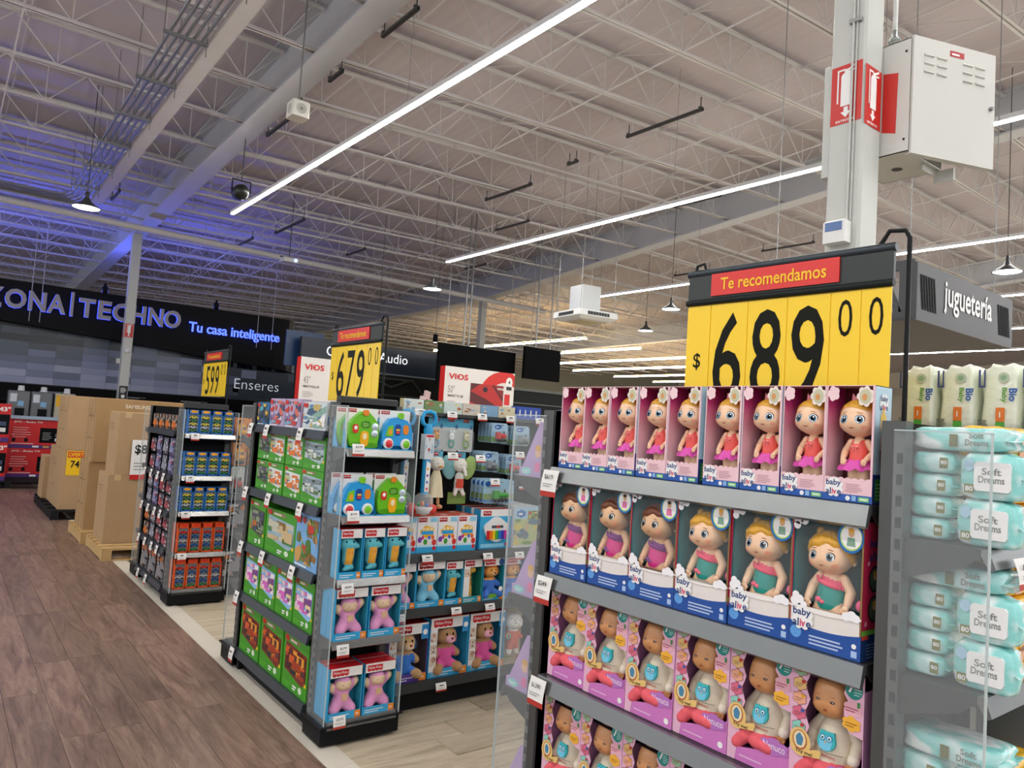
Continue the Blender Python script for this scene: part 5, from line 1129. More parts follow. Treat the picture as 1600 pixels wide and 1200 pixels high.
def head_plush(kind):
    def mk(t, w, h, d):
        cy = d*.55; k = h/.25; c = {'giraffe': 'e0b048', 'lion': 'e3a050', 'puppy': 'c9a070', 'puppy2': 'b58a60'}[kind]
        m = mat(c, .9, 0, .12, 110, .2); bm = {'lion': mat('3f73c8', .9), 'puppy': mat('3a7ad0', .9, 0, .3, 80), 'puppy2': mat('e05aa0', .9)}.get(kind, m)
        if kind == 'giraffe':
            balls = chain((0, cy, .032*k), (0, cy, .17*k), .026*k, .017*k, 8)+chain((0, cy, .19*k), (.022*k, cy-.015, .183*k), .024*k, .017*k, 4)
            o = blob(balls, lambda x, y, z: m, .07).build('plush_body', t); b = MB(); R_ = random.Random(2)
            for i in range(9): b.ball((R_.uniform(-.012, .012)*k, cy-.019*k, (.04+.014*i)*k), (.006*k, .004, .005*k), mat('b8702a', .9), 8, 5)
            for s in (-1, 1): b.tube([(s*.008*k, cy, .21*k), (s*.01*k, cy, .228*k)], .003, mat('b8702a', .9), 6); b.ball((s*.008*k, cy-.022*k, .197*k), .004*k, mat('16181c', .2), 8, 6)
            b.build('marking', o); return
        balls = [(0, cy, .05*k, .036*k), (0, cy-.002, .085*k, .038*k), (0, cy, .11*k, .03*k)]
        for s in (-1, 1):
            balls += chain((s*.025*k, cy-.01, .04*k), (s*.055*k, cy-.045*k, .03*k), .022*k, .02*k, 5)
            balls += chain((s*.03*k, cy, .11*k), (s*.058*k, cy-.02, .085*k), .016*k, .017*k, 5)
        yc = cy
        def mf(x, y, z):
            if kind != 'lion' and (abs(x) > .044*k or z < .03*k or y < yc-.04*k): return m
            return bm if z < .115*k else m
        o = blob(balls, mf, .07).build('plush_body', t)
        hd = Head((0, cy-.006, .168*k), .044*k, .1, .0, 1.1, .95); b = MB(); hd.skin(b, m, 22, 14)
        if kind == 'lion':
            hd.cap(b, mat('d0702a', .95, 0, .2, 150, .3), lambda a: .55 if abs(a) < .9 else -.8, .16, .06, 15, 36, 10)
            b.ball((0, cy-.05*k, .158*k), (.013*k, .012*k, .010*k), mat('f0d0a0', .9), 10, 7)
        else: b.ball((0, cy-.050*k, .156*k), (.022*k, .02*k, .016*k), mat('e8cfa8' if kind == 'puppy' else 'efb0c0', .9), 12, 8)
        b.ball((0, cy-.066*k if kind != 'lion' else cy-.062*k, .164*k), (.008*k, .006*k, .006*k), mat('a83a2a' if kind == 'puppy' else '8a4a3a', .4), 8, 6)
        for s in (-1, 1): b.ball((s*.016*k, cy-.046*k, .178*k), (.0045*k, .003*k, .006*k), mat('16181c', .2), 8, 6)
        ho = b.build('plush_head', t); b = MB()
        for s in (-1, 1):
            if kind == 'lion': b.ball((s*.04*k, cy, .205*k), (.012*k, .007*k, .012*k), m, 10, 7)
            else: b.at((s*.047*k, cy-.004, .17*k), 0, 0, s*-.25); b.ball((0, 0, -.012*k), (.012*k, .010*k, .032*k), mat('3f78b8' if (kind == 'puppy' and s > 0) else ('d080a8' if kind == 'puppy2' else '8a6440'), .9), 10, 8); b.T = Matrix.Identity(4)
            b.build('ear', ho); b = MB()
    return mk
# ---- activity boards
def activity_board(kind):
    w, h, d = .178, .205, .07
    lab = {'house': 'green house-shaped activity toy on a white backing card', 'car': 'blue car-shaped activity toy on a white backing card'}[kind]
    t = thing('activity_toy', lab, 'toy', (0, 0, 0), 0, kind+' activity toys')
    b = MB(); b.box(-w/2, d-.02, 0, w/2, d-.018, h, fpwhite); fp_logo(b, -w/2+.006, h-.02, .05, .015, d-.0206); b.poly([(-w/2, 0), (w/2, 0), (w/2, .02), (-w/2, .02)], d-.0208, fpblue); b.box(-w/2, 0, 0, w/2, d, .004, fpblue)
    for s in (-1, 1): b.add([(s*w/2, 0, 0), (s*w/2, d, 0), (s*w/2, d, h*.8), (s*w/2, d*.55, h*.3)], [(0, 1, 2, 3)], fpblue)
    b.build('backing_card', t); g = mat('6cc024', .3, 0, .03); bl = mat('2f9fe0', .3, 0, .03); y0 = .012
    def rr(cx, cz, a, c, n=20, p=3.): return [(cx+a*abs(math.cos(2*PI*i/n))**(2/p)*(1 if math.cos(2*PI*i/n) >= 0 else -1), cz+c*abs(math.sin(2*PI*i/n))**(2/p)*(1 if math.sin(2*PI*i/n) >= 0 else -1)) for i in range(n)]
    b = MB()
    if kind == 'house':
        b.prism([(-.066, .012), (.066, .012), (.074, .06), (.07, .11), (.045, .14), (.016, .165), (-.016, .165), (-.045, .14), (-.07, .11), (-.074, .06)], y0, d-.022, g); b.build('toy_body', t)
        b = MB(); b.prism(rr(0, .045, .02, .034), y0-.008, y0, mat('f2b21c', .3)); b.disc(0, .056, .010, .014, y0-.009, mat('f4e6c0')); b.build('door', t)
        b = MB(); b.prism(rr(-.045, .088, .014, .02), y0-.005, y0, mat('d83a2a', .3)); b.disc(-.045, .092, .008, .009, y0-.006, whitep); b.build('window', t)
        b = MB(); b.prism(rr(.004, .108, .022, .016), y0-.004, y0, mat('3f8a1c', .3)); b.lines(-.012, .098, .02, .118, y0-.005, mat('a8d86a'), 4, .4); b.build('keypad', t)
        for cz in (.10, .07):
            b = MB(); b.lathe([(0, -.008), (.013, -.008), (.017, -.004), (.017, 0)], mat('cfe0e8', .15, .4), 16, (.05, y0, cz), axis='y'); b.build('spinner', t)
        b = MB(); b.prism(rr(0, .16, .014, .013), y0-.008, y0, mat('e8862a', .3)); b.build('roof_knob', t)
        b = MB(); b.prism(rr(0, .016, .07, .012), y0-.006, d-.025, mat('4f9a18', .3)); b.build('base_hill', t)
    else:
        b.prism([(-.078, .02), (.078, .02), (.08, .06), (.074, .10), (.05, .135), (.0, .15), (-.04, .142), (-.062, .115), (-.078, .07)], y0, d-.022, bl); b.build('toy_body', t)
        b = MB(); b.prism([(-.062, .062), (-.026, .062), (-.026, .112), (-.05, .104)], y0-.006, y0, mat('7ccc2a', .3)); b.disc(-.04, .082, .010, .014, y0-.007, mat('e8a42a')); b.build('door', t)
        b = MB(); b.prism(rr(.0, .092, .015, .026), y0-.004, y0, mat('1a4a9a', .3)); b.rect(-.010, .075, .010, .085, y0-.005, mat('d83a2a')); b.rect(-.010, .088, .010, .096, y0-.005, mat('f2c21c')); b.build('window', t)
        b = MB(); b.prism(rr(.042, .094, .014, .022), y0-.004, y0, mat('e88a2a', .3)); b.build('window', t)
        for cx, c in ((-.045, 'd8303a'), (.045, '7ccc2a')):
            b = MB(); b.lathe([(0, -.012), (.018, -.012), (.026, -.004), (.026, 0)], fpwhite, 20, (cx, y0, .028), axis='y'); b.lathe([(0, -.014), (.017, -.014), (.019, -.010)], mat(c, .3), 18, (cx, y0, .028), axis='y'); b.build('wheel', t)
        b = MB(); b.prism(rr(.012, .156, .014, .014), y0-.006, y0+.01, mat('7ccc2a', .3)); b.build('roof_knob', t)
    return t
AH, AC = Proto(activity_board('house')), Proto(activity_board('car'))
for pr in (AH, AC):
    for c in pr.r.children:
        if c.name.split('.')[0] != 'backing_card': c.scale = (1.13, 1, 1.14)
for (pr, x, z) in ((AH, 1.725, FT[0]), (AC, 1.915, FT[0]), (AC, 1.722, FT[1]), (AH, 1.912, FT[1])): pr.put((x, 3.415, z), 0)
AH.put((1.712, 3.50, FT[0]), 0); AC.put((1.905, 3.50, FT[0]), 0); AC.put((1.712, 3.50, FT[1]), 0); AH.put((1.905, 3.50, FT[1]), 0)
SH = Proto(plush_box('boxed_seahorse', 'turquoise seahorse plush with yellow belly in a blue window box', 'seahorse plush boxes', .122, .245, .085, seahorse))
for i in range(3): SH.put((1.695+.128*i, 3.415, FT[2]), 0)
PD = Proto(plush_box('boxed_plush_doll', 'pink soft baby doll waving in a blue window box', 'pink soft dolls', .178, .25, .085, pink_plush('e29ac8', 'pink')))
for i in range(2):
    for y_, l_ in ((3.418, 'pink soft baby doll waving in a blue window box, front of the %s shelf'), (3.506, 'pink soft doll box standing behind the front boxes on the %s shelf')):
        for q_, n_ in ((3, 'fourth'), (4, 'bottom')): PD.put((1.7255+.1885*i, y_, FT[q_]), 0, l_ % n_, 'pink soft dolls, %s shelf' % n_, (1, .78, 1) if y_ > 3.5 else None)
# ---- toddler run, middle shelf
BZ = BT
PD.put((2.12, 3.62, BZ[1]), 0, 'pink soft baby doll in a blue box on the toddler shelf', 'toddler shelf plush')
BD = plush_box('boxed_plush_doll', 'light blue soft baby doll in a blue window box', None, .19, .255, .085, pink_plush('7cc4e0', 'blue')); BD.location = (2.307, 3.62, BZ[1])
SH.put((2.465, 3.62, BZ[1]), 0, 'turquoise seahorse plush box on the toddler shelf', 'toddler shelf seahorse')
GI = plush_box('boxed_giraffe', 'yellow spotted giraffe plush in a teal box with a photo strip', None, .135, .25, .085, head_plush('giraffe'), '1f7a6a', mat('2a9aa8', .4), lambda b, w, h, d: (b.box(-w/2+.004, -.0012, h*.14, -w/2+.045, .001, h*.82, fpwhite), b.collage(-w/2+.007, h*.6, -w/2+.042, h*.78, -.002, ['d8c8b8', 'c08a5a', '8a6a5a', 'f0e0d0'], 4, 7)))
GI.location = (2.597, 3.62, BZ[1])
LI = Proto(plush_box('boxed_lion', 'orange lion plush in blue shirt in a teal window box', 'lion plush boxes', .155, .25, .085, head_plush('lion'), '1f8a9a', mat('2a9ab8', .4), lambda b, w, h, d: (b.disc(w/2-.022, h-.025, .02, .022, -.002, mat('1d4f8a'), 16), b.cloud(-.005, h*.10, .038, .014, -.0022, mat('6fa82a'), 6), b.disc(w/2-.02, h*.25, .015, .016, -.0022, whitep, 12))))
for i in range(2): LI.put((2.75+.165*i, 3.62, BZ[1]), 0)
# ---- toddler run, bottom shelf
def strip(b, w, h, d):
    b.box(-w/2+.004, -.0012, h*.1, -w/2+.05, .001, h*.84, fpwhite)
    for k in range(3): b.collage(-w/2+.008, h*(.2+.2*k), -w/2+.046, h*(.36+.2*k), -.002, ['d8c8b8', 'b0603a', '5a4a44', 'f0e0d0'], 10+k, 7)
    b.prism([(w/2-.045, h*.72), (w/2, h*.72), (w/2, h*.97), (w/2-.045, h*.97)], -.0015, .001, mat('2f8fd0', .4)); b.disc(w/2-.022, h*.84, .015, .016, -.002, whitep, 14)
PU = plush_box('boxed_puppy', 'tan talking puppy plush in a purple-banded box', None, .25, .32, .10, head_plush('puppy'), '54484c', mat('5a3a9a', .4), strip); PU.location = (2.20, 3.635, BZ[2])
P2 = Proto(plush_box('boxed_puppy', 'tan puppy plush in a pink skirt in a blue box', 'pink skirt puppy boxes', .265, .335, .10, head_plush('puppy2'), '2f8fb8', fpblue, strip))
for i in range(2): P2.put((2.47+.272*i, 3.635, BZ[2]), 0)
t = thing('carded_plush', 'white spotted cat plush with coral body on a beige card', 'toy', (2.967, 3.64, BZ[2]))
b = MB(); b.box(-.09, .06, 0, .09, .063, .34, mat('b9a68a', .6)); b.box(-.09, 0, 0, .09, .06, .004, mat('b9a68a', .6)); b.collage(-.085, .0, .085, .05, .0592, ['b9a68a', '9aa05a', 'c8583a', '8aa04a'], 3, 10); fp_logo(b, -.085, .31, .06, .02, .059); b.build('backing_card', t)
cr = mat('e0705a', .9, 0, .1, 90, .2); wh = mat('efece6', .9, 0, .05, 90, .15)
o = blob([(0, .03, .2, .03), (0, .028, .17, .036), (0, .03, .13, .04)]+chain((-.02, .03, .10), (-.03, .02, .06), .02, .015, 4)+chain((.02, .03, .10), (.03, .02, .06), .02, .015, 4)+chain((.03, .03, .18), (.06, .02, .15), .015, .014, 4)+chain((-.03, .03, .18), (-.06, .02, .17), .015, .014, 4), lambda x, y, z: cr if .085 < z < .195 else wh, .08).build('plush_body', t)
hd_ = Head((0, .025, .25), .052, .1, .0, 1.1, .95); b = MB(); hd_.skin(b, wh, 20, 14)
for s in (-1, 1): hd_.patch(b, s*.4, .05, .06, .09, mat('16181c', .3), 1.02, 8)
for i in range(10): hd_.patch(b, -1+.22*i, .5+.2*math.sin(i*2.), .05, .09, mat('23262a', .8), 1.012, 7)
hd_.patch(b, 0, -.12, .06, .04, mat('333333'), 1.03, 8); ho = b.build('plush_head', t)
b = MB(); b.lathe([(.014, -.005), (.02, 0), (.014, .005)], mat('7fc8b0', .4), 14, (-.055, .0, .17), axis='y'); b.build('teether_ring', t)
# ---- toddler run, upper shelf
def art_box(name, label, group, cat, w, h, d, front, side, top, paint_fn, rows=1):
    t = thing(name, label, cat, (0, 0, 0), 0, group); b = carton(w, h, d, front, side, top); paint_fn(b, w, h, d); b.build('carton', t)
    b = MB(); b.rect(-w*.12, d*.3, w*.12, d*.5, 0, top or front) if False else b.box(-w*.14, d*.35, h, w*.14, d*.65, h+.0008, fpwhite); b.build('top_flap', t); return Proto(t)
def bus_art(b, w, h, d):
    fp_logo(b, -w*.45, h*.86, w*.4, h*.1, -.0008); b.rect(w*.12, h*.84, w*.46, h*.97, -.0008, mat('8fcbe6')); b.rect(-w/2, 0, w/2, h*.16, -.0006, fpblue); b.rect(-w/2, h*.16, w/2, h*.22, -.0006, mat('bfe2f2'))
    b.cloud(0, h*.58, w*.36, h*.17, -.001, mat('f0b31c', .4), 5); b.rect(-w*.3, h*.5, w*.3, h*.6, -.0014, mat('2f9fd8')); 
    for i in range(3): b.rect(-w*.26+i*w*.19, h*.61, -w*.12+i*w*.19, h*.69, -.0016, mat('f6e2a8'))
    for c, cx, cz, r_ in (('7a3aa8', -.36, .36, .1), ('3f9a3a', -.08, .3, .1), ('d8332a', .36, .28, .11), ('e86a2a', .28, .42, .08), ('3a6ad0', .1, .42, .07), ('c83a8a', -.22, .42, .07)): b.disc(w*cx, h*cz, w*r_, h*r_*.8, -.0018, mat(c, .4), 10)
    b.disc(w*.38, h*.12, w*.09, h*.06, -.0014, fpred, 12)
BU = art_box('boxed_toy_bus', 'white and blue toddler box picturing a yellow toy bus', 'toy bus boxes', 'toy', .132, .205, .11, fpwhite, fpblue, mat('d8502a', .4), bus_art)
for i in range(4):
    for k in range(2): BU.put((2.125+.136*i, 3.62+.115*k, BZ[0]), 0)
def piano_art(b, w, h, d):
    b.rect(-w/2, 0, w/2, h, -.0005, fpblue); b.rect(-w/2, h*.82, w/2, h, -.0008, fpwhite); fp_logo(b, -w*.42, h*.86, w*.26, h*.1, -.0014); b.rect(-w*.45, h*.03, w*.3, h*.12, -.001, mat('8fd0ec')); b.disc(w*.38, h*.1, w*.05, h*.05, -.0014, fpred)
def piano(): 
    w, h, d = .235, .235, .09; t = thing('boxed_toy_piano', 'white cloud-shaped toy piano with rainbow keys in a blue box', 'toy', (0, 0, 0), 0, 'toy piano boxes')
    b = MB(); b.box(-w/2, .02, 0, w/2, d, h, fpblue, None, mat('d8502a', .4)); b.rect(-w/2, h*.82, w/2, h, .019, fpwhite); b.T = Matrix.Translation((0, .0195, 0)); piano_art(b, w, h, d); b.T = Matrix.Identity(4); b.build('carton', t)
    b = MB(); P = []
    for i in range(36):
        a = 2*PI*i/36; P.append((.09*math.cos(a)*(1+.05*math.sin(5*a)), .115+.07*math.sin(a)*(1+.08*math.cos(4*a))))
    b.prism(P, .004, .0185, mat('e9e9e6', .3)); b.box(-.04, .001, .125, .045, .004, .14, mat('3a4a5a', .3)); b.box(-.01, 0, .127, .02, .001, .138, mat('d8332a')); b.build('toy_body', t)
    for i, c in enumerate(('d8202a', 'f07a1c', 'f2d01c', '3fae3a', '1f7ad0', '3a3ab0', 'c83a9a')): b = MB(); b.bbox(-.076+.0215*i, -.004, .058, -.058+.0215*i, .006, .11, mat(c, .3), .002); b.build('key', t)
    return Proto(t)
PI_ = piano()
for k in range(3): PI_.put((2.756, 3.62+.1*k, BZ[0]), 0)
def train_art(b, w, h, d):
    b.collage(-w/2, h*.06, w/2, h*.7, -.0006, ['b8c48a', '7a9a4a', 'd8c86a', '8a8a86', 'c9b48a', '5a7a8a'], 21, 20); b.rect(-w/2, h*.7, w/2, h, -.0008, mat('a9c9dc')); b.cloud(-w*.25, h*.83, w*.18, h*.1, -.0012, mat('2f6fb8'), 6); b.lines(-w*.35, h*.80, -w*.15, h*.86, -.0018, whitep, 1, .8)
    b.collage(0, h*.68, w*.45, h*.9, -.0012, ['8aa04a', 'c83a2a', '5a6a3a', 'e0c070'], 5, 10); b.disc(-w*.06, h*.3, w*.12, h*.1, -.004, mat('6a7a8a'), 12); b.rect(-w*.45, h*.02, w*.45, h*.06, -.001, mat('d8d8d0'))
TR = art_box('boxed_train_set', 'pale box picturing a toy railway scene', 'railway boxes', 'toy', .215, .25, .07, mat('dfe3e0', .45), mat('cfd8dc', .45), mat('e2e4e2', .45), train_art)
for k in range(4): TR.put((2.989, 3.62+.085*k, BZ[0]), 0)
# ---- toddler run, hooks
def hook(t, z):
    b = MB(); b.tube([(0, 0, z), (0, 1, z)], .0025, mat('c8c8c4', .3, .8), 6); return b.build('display_hook', t, (0, -.04, 0))
def fit_hook(o, yback):
    """stretch the hook until it reaches the back panel"""
    for c in o.children:
        if c.name.split('.')[0] == 'display_hook': c.scale = (1, yback-o.location[1]+.04, 1)
    return o
def popper():
    t = thing('push_popper', 'blue-handled push toy with clear ball popper hanging on a hook', 'toy', (0, 0, 0), 0, 'push toys'); bl = mat('1f9fd8', .3, 0, .04)
    b = MB(); n = 18
    b.tube([(-.045, 0, .60), (-.055, 0, .64), (-.04, 0, .675), (0, 0, .685), (.04, 0, .675), (.055, 0, .64), (.045, 0, .60), (.0, 0, .575), (-.045, 0, .60)], .014, bl, 8); b.lathe([(.03, .44), (.026, .5), (.034, .56), (.02, .6)], bl, 14); b.build('handle', t)
    b = MB(); b.box(-.036, -.03, .36, .036, .03, .53, mat('d9dfe2', .5)); b.collage(-.03, .37, .034, .51, -.031, ['d9dfe2', '8ab0c8', 'c83a2a', '3a5a8a', 'e8c8a8'], 9, 9); b.rect(-.03, .51, .03, .525, -.032, fpred); b.build('card_sleeve', t)
    b = MB(); b.tube([(0, 0, .12), (0, 0, .38)], .026, bl, 10); b.prism([(-.016, .14), (.016, .14), (.02, .33), (-.012, .35)], -.029, -.026, whitep)
    for k, c in enumerate(('d83a3a', '3a7ad0', '7a3aa0', 'f0b41c')): b.disc(.0, .16+.045*k, .008, .010, -.0296, mat(c), 10)
    b.build('shaft', t)
    b = MB(); b.ball((0, 0, .07), .07, film('eef6f8', .22, .05), 20, 14); b.build('clear_ball', t)
    b = MB()
    for i, c in enumerate(('d83a2a', 'f0b41c', '3fae3a', 'e86a2a', '3a7ad0')): b.ball((.03*math.cos(i*1.3), .03*math.sin(i*1.3), .05+.008*(i % 2)), .014, mat(c, .3), 10, 7)
    b.build('popping_bead', t)
    b = MB(); b.lathe([(.0, -.01), (.045, -.01), (.05, .005), (.068, .03), (.062, .04)], mat('e8e2de', .35), 18); b.build('base_cup', t)
    for s in (-1, 1): b = MB(); b.lathe([(0, -.012), (.032, -.012), (.032, .012), (0, .012)], mat('e0362a', .3), 16, (s*.078, .01, .02), axis='y'); b.build('wheel', t)
    b = MB(); b.tube([(0, -.03, .652), (0, .60, .652)], .0035, mat('c8c8c4', .3, .8), 6); b.build('display_hook', t)
    return Proto(t)
PP = popper(); PP.put((2.195, 3.58, 1.105), 0, sc=.82); PP.put((2.105, 3.665, 1.105), 0, sc=.82)
def blister(name, label, group, w, h, art, bub):
    t = thing(name, label, 'toy', (0, 0, 0), 0, group); b = MB(); P = [(-w/2+.01, 0), (w/2-.01, 0), (w/2, .01), (w/2, h-.012), (w/2-.012, h), (-w/2+.012, h), (-w/2, h-.012), (-w/2, .01)]
    b.prism(P, .0, .0015, mat(art[0], .4)); art[1](b, w, h); b.build('backing_card', t)
    bub(t, w, h); b = MB(); b.box(-w*.42, -.028, h*.08, w*.42, -.001, h*.62, film('f4fafa', .10, .08)); b.build('clear_blister', t)
    hook(t, h-.012); return Proto(t)
def rattle_bub(c1, c2, ring):
    def f(t, w, h):
        b = MB(); b.ball((0, -.014, h*.45), (.022, .012, .024), mat(c1, .5), 14, 9); b.build('rattle_head', t)
        b = MB()
        for s in (-1, 1): b.ball((s*.013, -.015, h*.6), (.008, .007, .009), mat(c1, .5), 8, 6); b.ball((s*.008, -.026, h*.46), .003, mat('16181c', .2), 6, 5)
        b.build('ear', t)
        b = MB(); b.lathe([(.020, -.005), (.028, 0), (.020, .005), (.016, 0), (.020, -.005)], mat(c2, .4), 18, (0, -.012, h*.24), axis='y'); b.build('teether_ring', t)
    return f
def rattle_art(c): return (c, lambda b, w, h: (b.rect(-w/2, h*.72, w/2, h*.99, -.0006, mat('4aa8c8', .4)), fp_logo(b, -w*.2, h*.9, w*.4, h*.08, -.001), b.disc(w*.36, h*.75, w*.1, h*.07, -.001, mat('3a6a9a'), 10)))
for i, (c1, c2, cn) in enumerate((('e0a24a', '7ab8d8', 'bear'), ('e8efec', '3fb0a0', 'penguin'), ('d8d8b0', '8ab84a', 'green frog'))):
    bp = blister('carded_rattle', 'baby rattle with a %s head on a grey card' % cn, None, .122, .20, rattle_art('bfc4c2'), rattle_bub(c1, c2, 1)); fit_hook(bp.put((2.355+.108*i, 3.76, 1.44), 0, sc=(.88, 1, 1)), 4.075)
def engine_bub(c1, c2, sc=1.):
    def f(t, w, h):
        b = MB(); b.tube([(-w*.05*sc, -.014, h*.36), (w*.28*sc, -.014, h*.36)], h*.12, mat(c1, .35), 10); b.box(-w*.26*sc, -.026, h*.2, -w*.05*sc, -.003, h*.55, mat(c1, .35)); b.box(-w*.30*sc, -.024, h*.16, w*.3*sc, -.004, h*.22, mat(c2, .4)); b.build('toy_engine', t)
        b = MB()
        for k in range(4): b.lathe([(0, -.004), (h*.07, -.004), (h*.07, .002)], mat('2a2a2c', .4), 10, (-w*.22*sc+w*.15*k*sc, -.027, h*.15), axis='y')
        b.build('wheel', t)
        b = MB(); b.tube([(w*.2*sc, -.014, h*.46), (w*.2*sc, -.014, h*.6)], h*.04, mat('3a3a3c', .4), 8); b.build('funnel', t)
    return f
def engine_art(b, w, h): b.rect(-w*.48, h*.06, w*.48, h*.3, -.0006, mat('6a9a3a', .4)); b.rect(-w*.48, h*.3, w*.48, h*.6, -.0006, mat('8cc0dc', .4)); b.cloud(-w*.12, h*.8, w*.22, h*.12, -.0008, mat('1f5fae'), 6); b.lines(-w*.25, h*.77, w*.01, h*.83, -.0012, whitep, 1, .8)
EN = blister('carded_toy_engine', 'small toy engine on a pale blue card hanging on a hook', 'carded toy engines', .125, .125, ('9fbfd4', engine_art), engine_bub('c8342a', '3a3a3c'))
EN2 = blister('carded_toy_engine', 'small grey toy engine on a pale blue card hanging on a hook', 'grey carded toy engines', .125, .125, ('9fbfd4', engine_art), engine_bub('7a8086', '2f5f9e'))
for k in range(5):
    fit_hook(EN.put((2.785, 3.70+.035*k, 1.505), 0), 4.075); fit_hook(EN2.put((2.96, 3.70+.035*k, 1.495), 0), 4.075)
    fit_hook(EN2.put((2.742, 3.72+.035*k, 1.325), 0), 4.075); fit_hook(EN.put((2.925, 3.72+.035*k, 1.31), 0), 4.075)
BE = blister('carded_train', 'green toy locomotive with wagon on a wide blue card', 'wide carded trains', .235, .145, ('9fc4d8', lambda b, w, h: (b.rect(-w*.48, h*.05, w*.48, h*.16, -.0006, mat('3f7fc0')), b.rect(-w*.48, h*.16, w*.48, h*.4, -.0006, mat('7a9a4a')), b.cloud(-w*.36, h*.82, w*.1, h*.12, -.0008, mat('1f5fae'), 6))), engine_bub('3a9a34', '1f3a24', .8))
for k in range(4): fit_hook(BE.put((2.785, 3.67+.045*k, 1.137), 0), 4.075)
def hanging_plush(kind):
    t = thing('hanging_plush', 'cream duck comforter plush hanging by its card' if kind == 'duck' else 'white elephant comforter plush with green ears on a card', 'toy', (0, 0, 0))
    b = MB(); b.box(-.05, .02, .27, .05, .0215, .36, fpwhite); b.rect(-.05, .325, .05, .36, .0192, mat('4aa8c8')); fp_logo(b, -.03, .335, .05, .018, .0188); b.build('header_card', t); cm_ = mat('e8dcb8' if kind == 'duck' else 'ece8e2', .95, 0, .08, 90, .25)
    hd = Head((0, 0, .285), .042, .08, 0, 1.05, 1.); b = MB(); hd.skin(b, mat('f0ece0', .9, 0, .05, 80, .2), 20, 14)
    for s in (-1, 1): hd.patch(b, s*.42, .05, .06, .08, mat('16181c', .3), 1.02, 8)
    ho = b.build('plush_head', t)
    if kind == 'duck':
        b = MB(); b.ball((0, -.046, .272), (.016, .016, .006), mat('e8a04a', .8), 10, 6); b.build('beak', ho)
        b = MB(); n = 24; V = []
        for k, (r_, z) in enumerate(((.02, .25), (.04, .2), (.05, .14), (.056, .09))):
            for i in range(n): a = 2*PI*i/n; V.append((r_*(1+.12*k/3*math.sin(5*a))*math.cos(a), r_*.5*(1+.25*k/3*math.sin(5*a))*math.sin(a), z))
        b.add(V, [(k*n+i, k*n+(i+1) % n, (k+1)*n+(i+1) % n, (k+1)*n+i) for k in range(3) for i in range(n)], cm_, True); b.build('plush_body', t)
        for s in (-1, 1): b = MB(); b.tube([(s*.02, 0, .1), (s*.024, 0, .05)], .010, mat('e0b080', .9), 8); b.ball((s*.026, -.012, .035), (.018, .026, .014), mat('d8a070', .9), 10, 7); b.build('foot', t)
    else:
        for s in (-1, 1): b = MB(); b.at((s*.075, .01, .27), 0, 0, s*.3); b.ball((0, 0, 0), (.05, .012, .075), mat('9ab86a' if s > 0 else '7ab0b4', .6, 0, .2, 60), 14, 10); b.T = Matrix.Identity(4); b.build('ear', t)
        b = MB(); b.tube([(0, -.04, .275), (0, -.06, .25), (.004, -.062, .225)], .010, cm_, 8); b.build('trunk', ho)
        o = blob([(0, 0, .22, .026), (0, 0, .19, .03), (0, 0, .16, .03)]+chain((-.02, 0, .14), (-.03, -.01, .11), .014, .013, 3)+chain((.02, 0, .14), (.03, -.01, .11), .014, .013, 3), lambda x, y, z: mat('d8503a', .9) if .15 < z < .2 and y < -.01 else cm_, .08).build('plush_body', t)
        b = MB(); b.box(-.06, .02, .05, .07, .022, .12, mat('7a9a4a', .6)); b.build('base_card', t)
    hook(t, .35)
    return t
o = hanging_plush('duck'); o.location = (2.356, 3.72, 1.082); fit_hook(o, 4.075); o = hanging_plush('elephant'); o.location = (2.532, 3.74, 1.076); fit_hook(o, 4.075)
b = MB(); b.box(0, 0, 0, .2, .06, .08, mat('2a4fae', .4)); 
for i in range(4): b.rect(.02+.045*i, .02, .03+.045*i, .06, -.001, whitep)
tag(b.build('dental_pack_tray', None, (2.93, 3.725, 1.665)), 'dark blue tray of small white items at the end of the toddler top shelf', 'box')
for i, c in enumerate(('d9e0d8', '6f8f5a', 'c8d8d0', 'd0c8b8', '7fa8c8', 'd8d0b0')): 
    b = MB(); b.box(0, 0, 0, .13, .05, .07, mat(c, .5)); b.collage(.01, .01, .12, .06, -.001, [c, '8ab0c8', 'e0d0a0', 'a86a4a'], i, 6); tag(b.build('small_toy_box', None, (2.11+.135*i, 3.725, 1.665)), 'small pale toy box lying on top of the toddler shelving', 'box', 'small boxes on top of the toddler shelving')
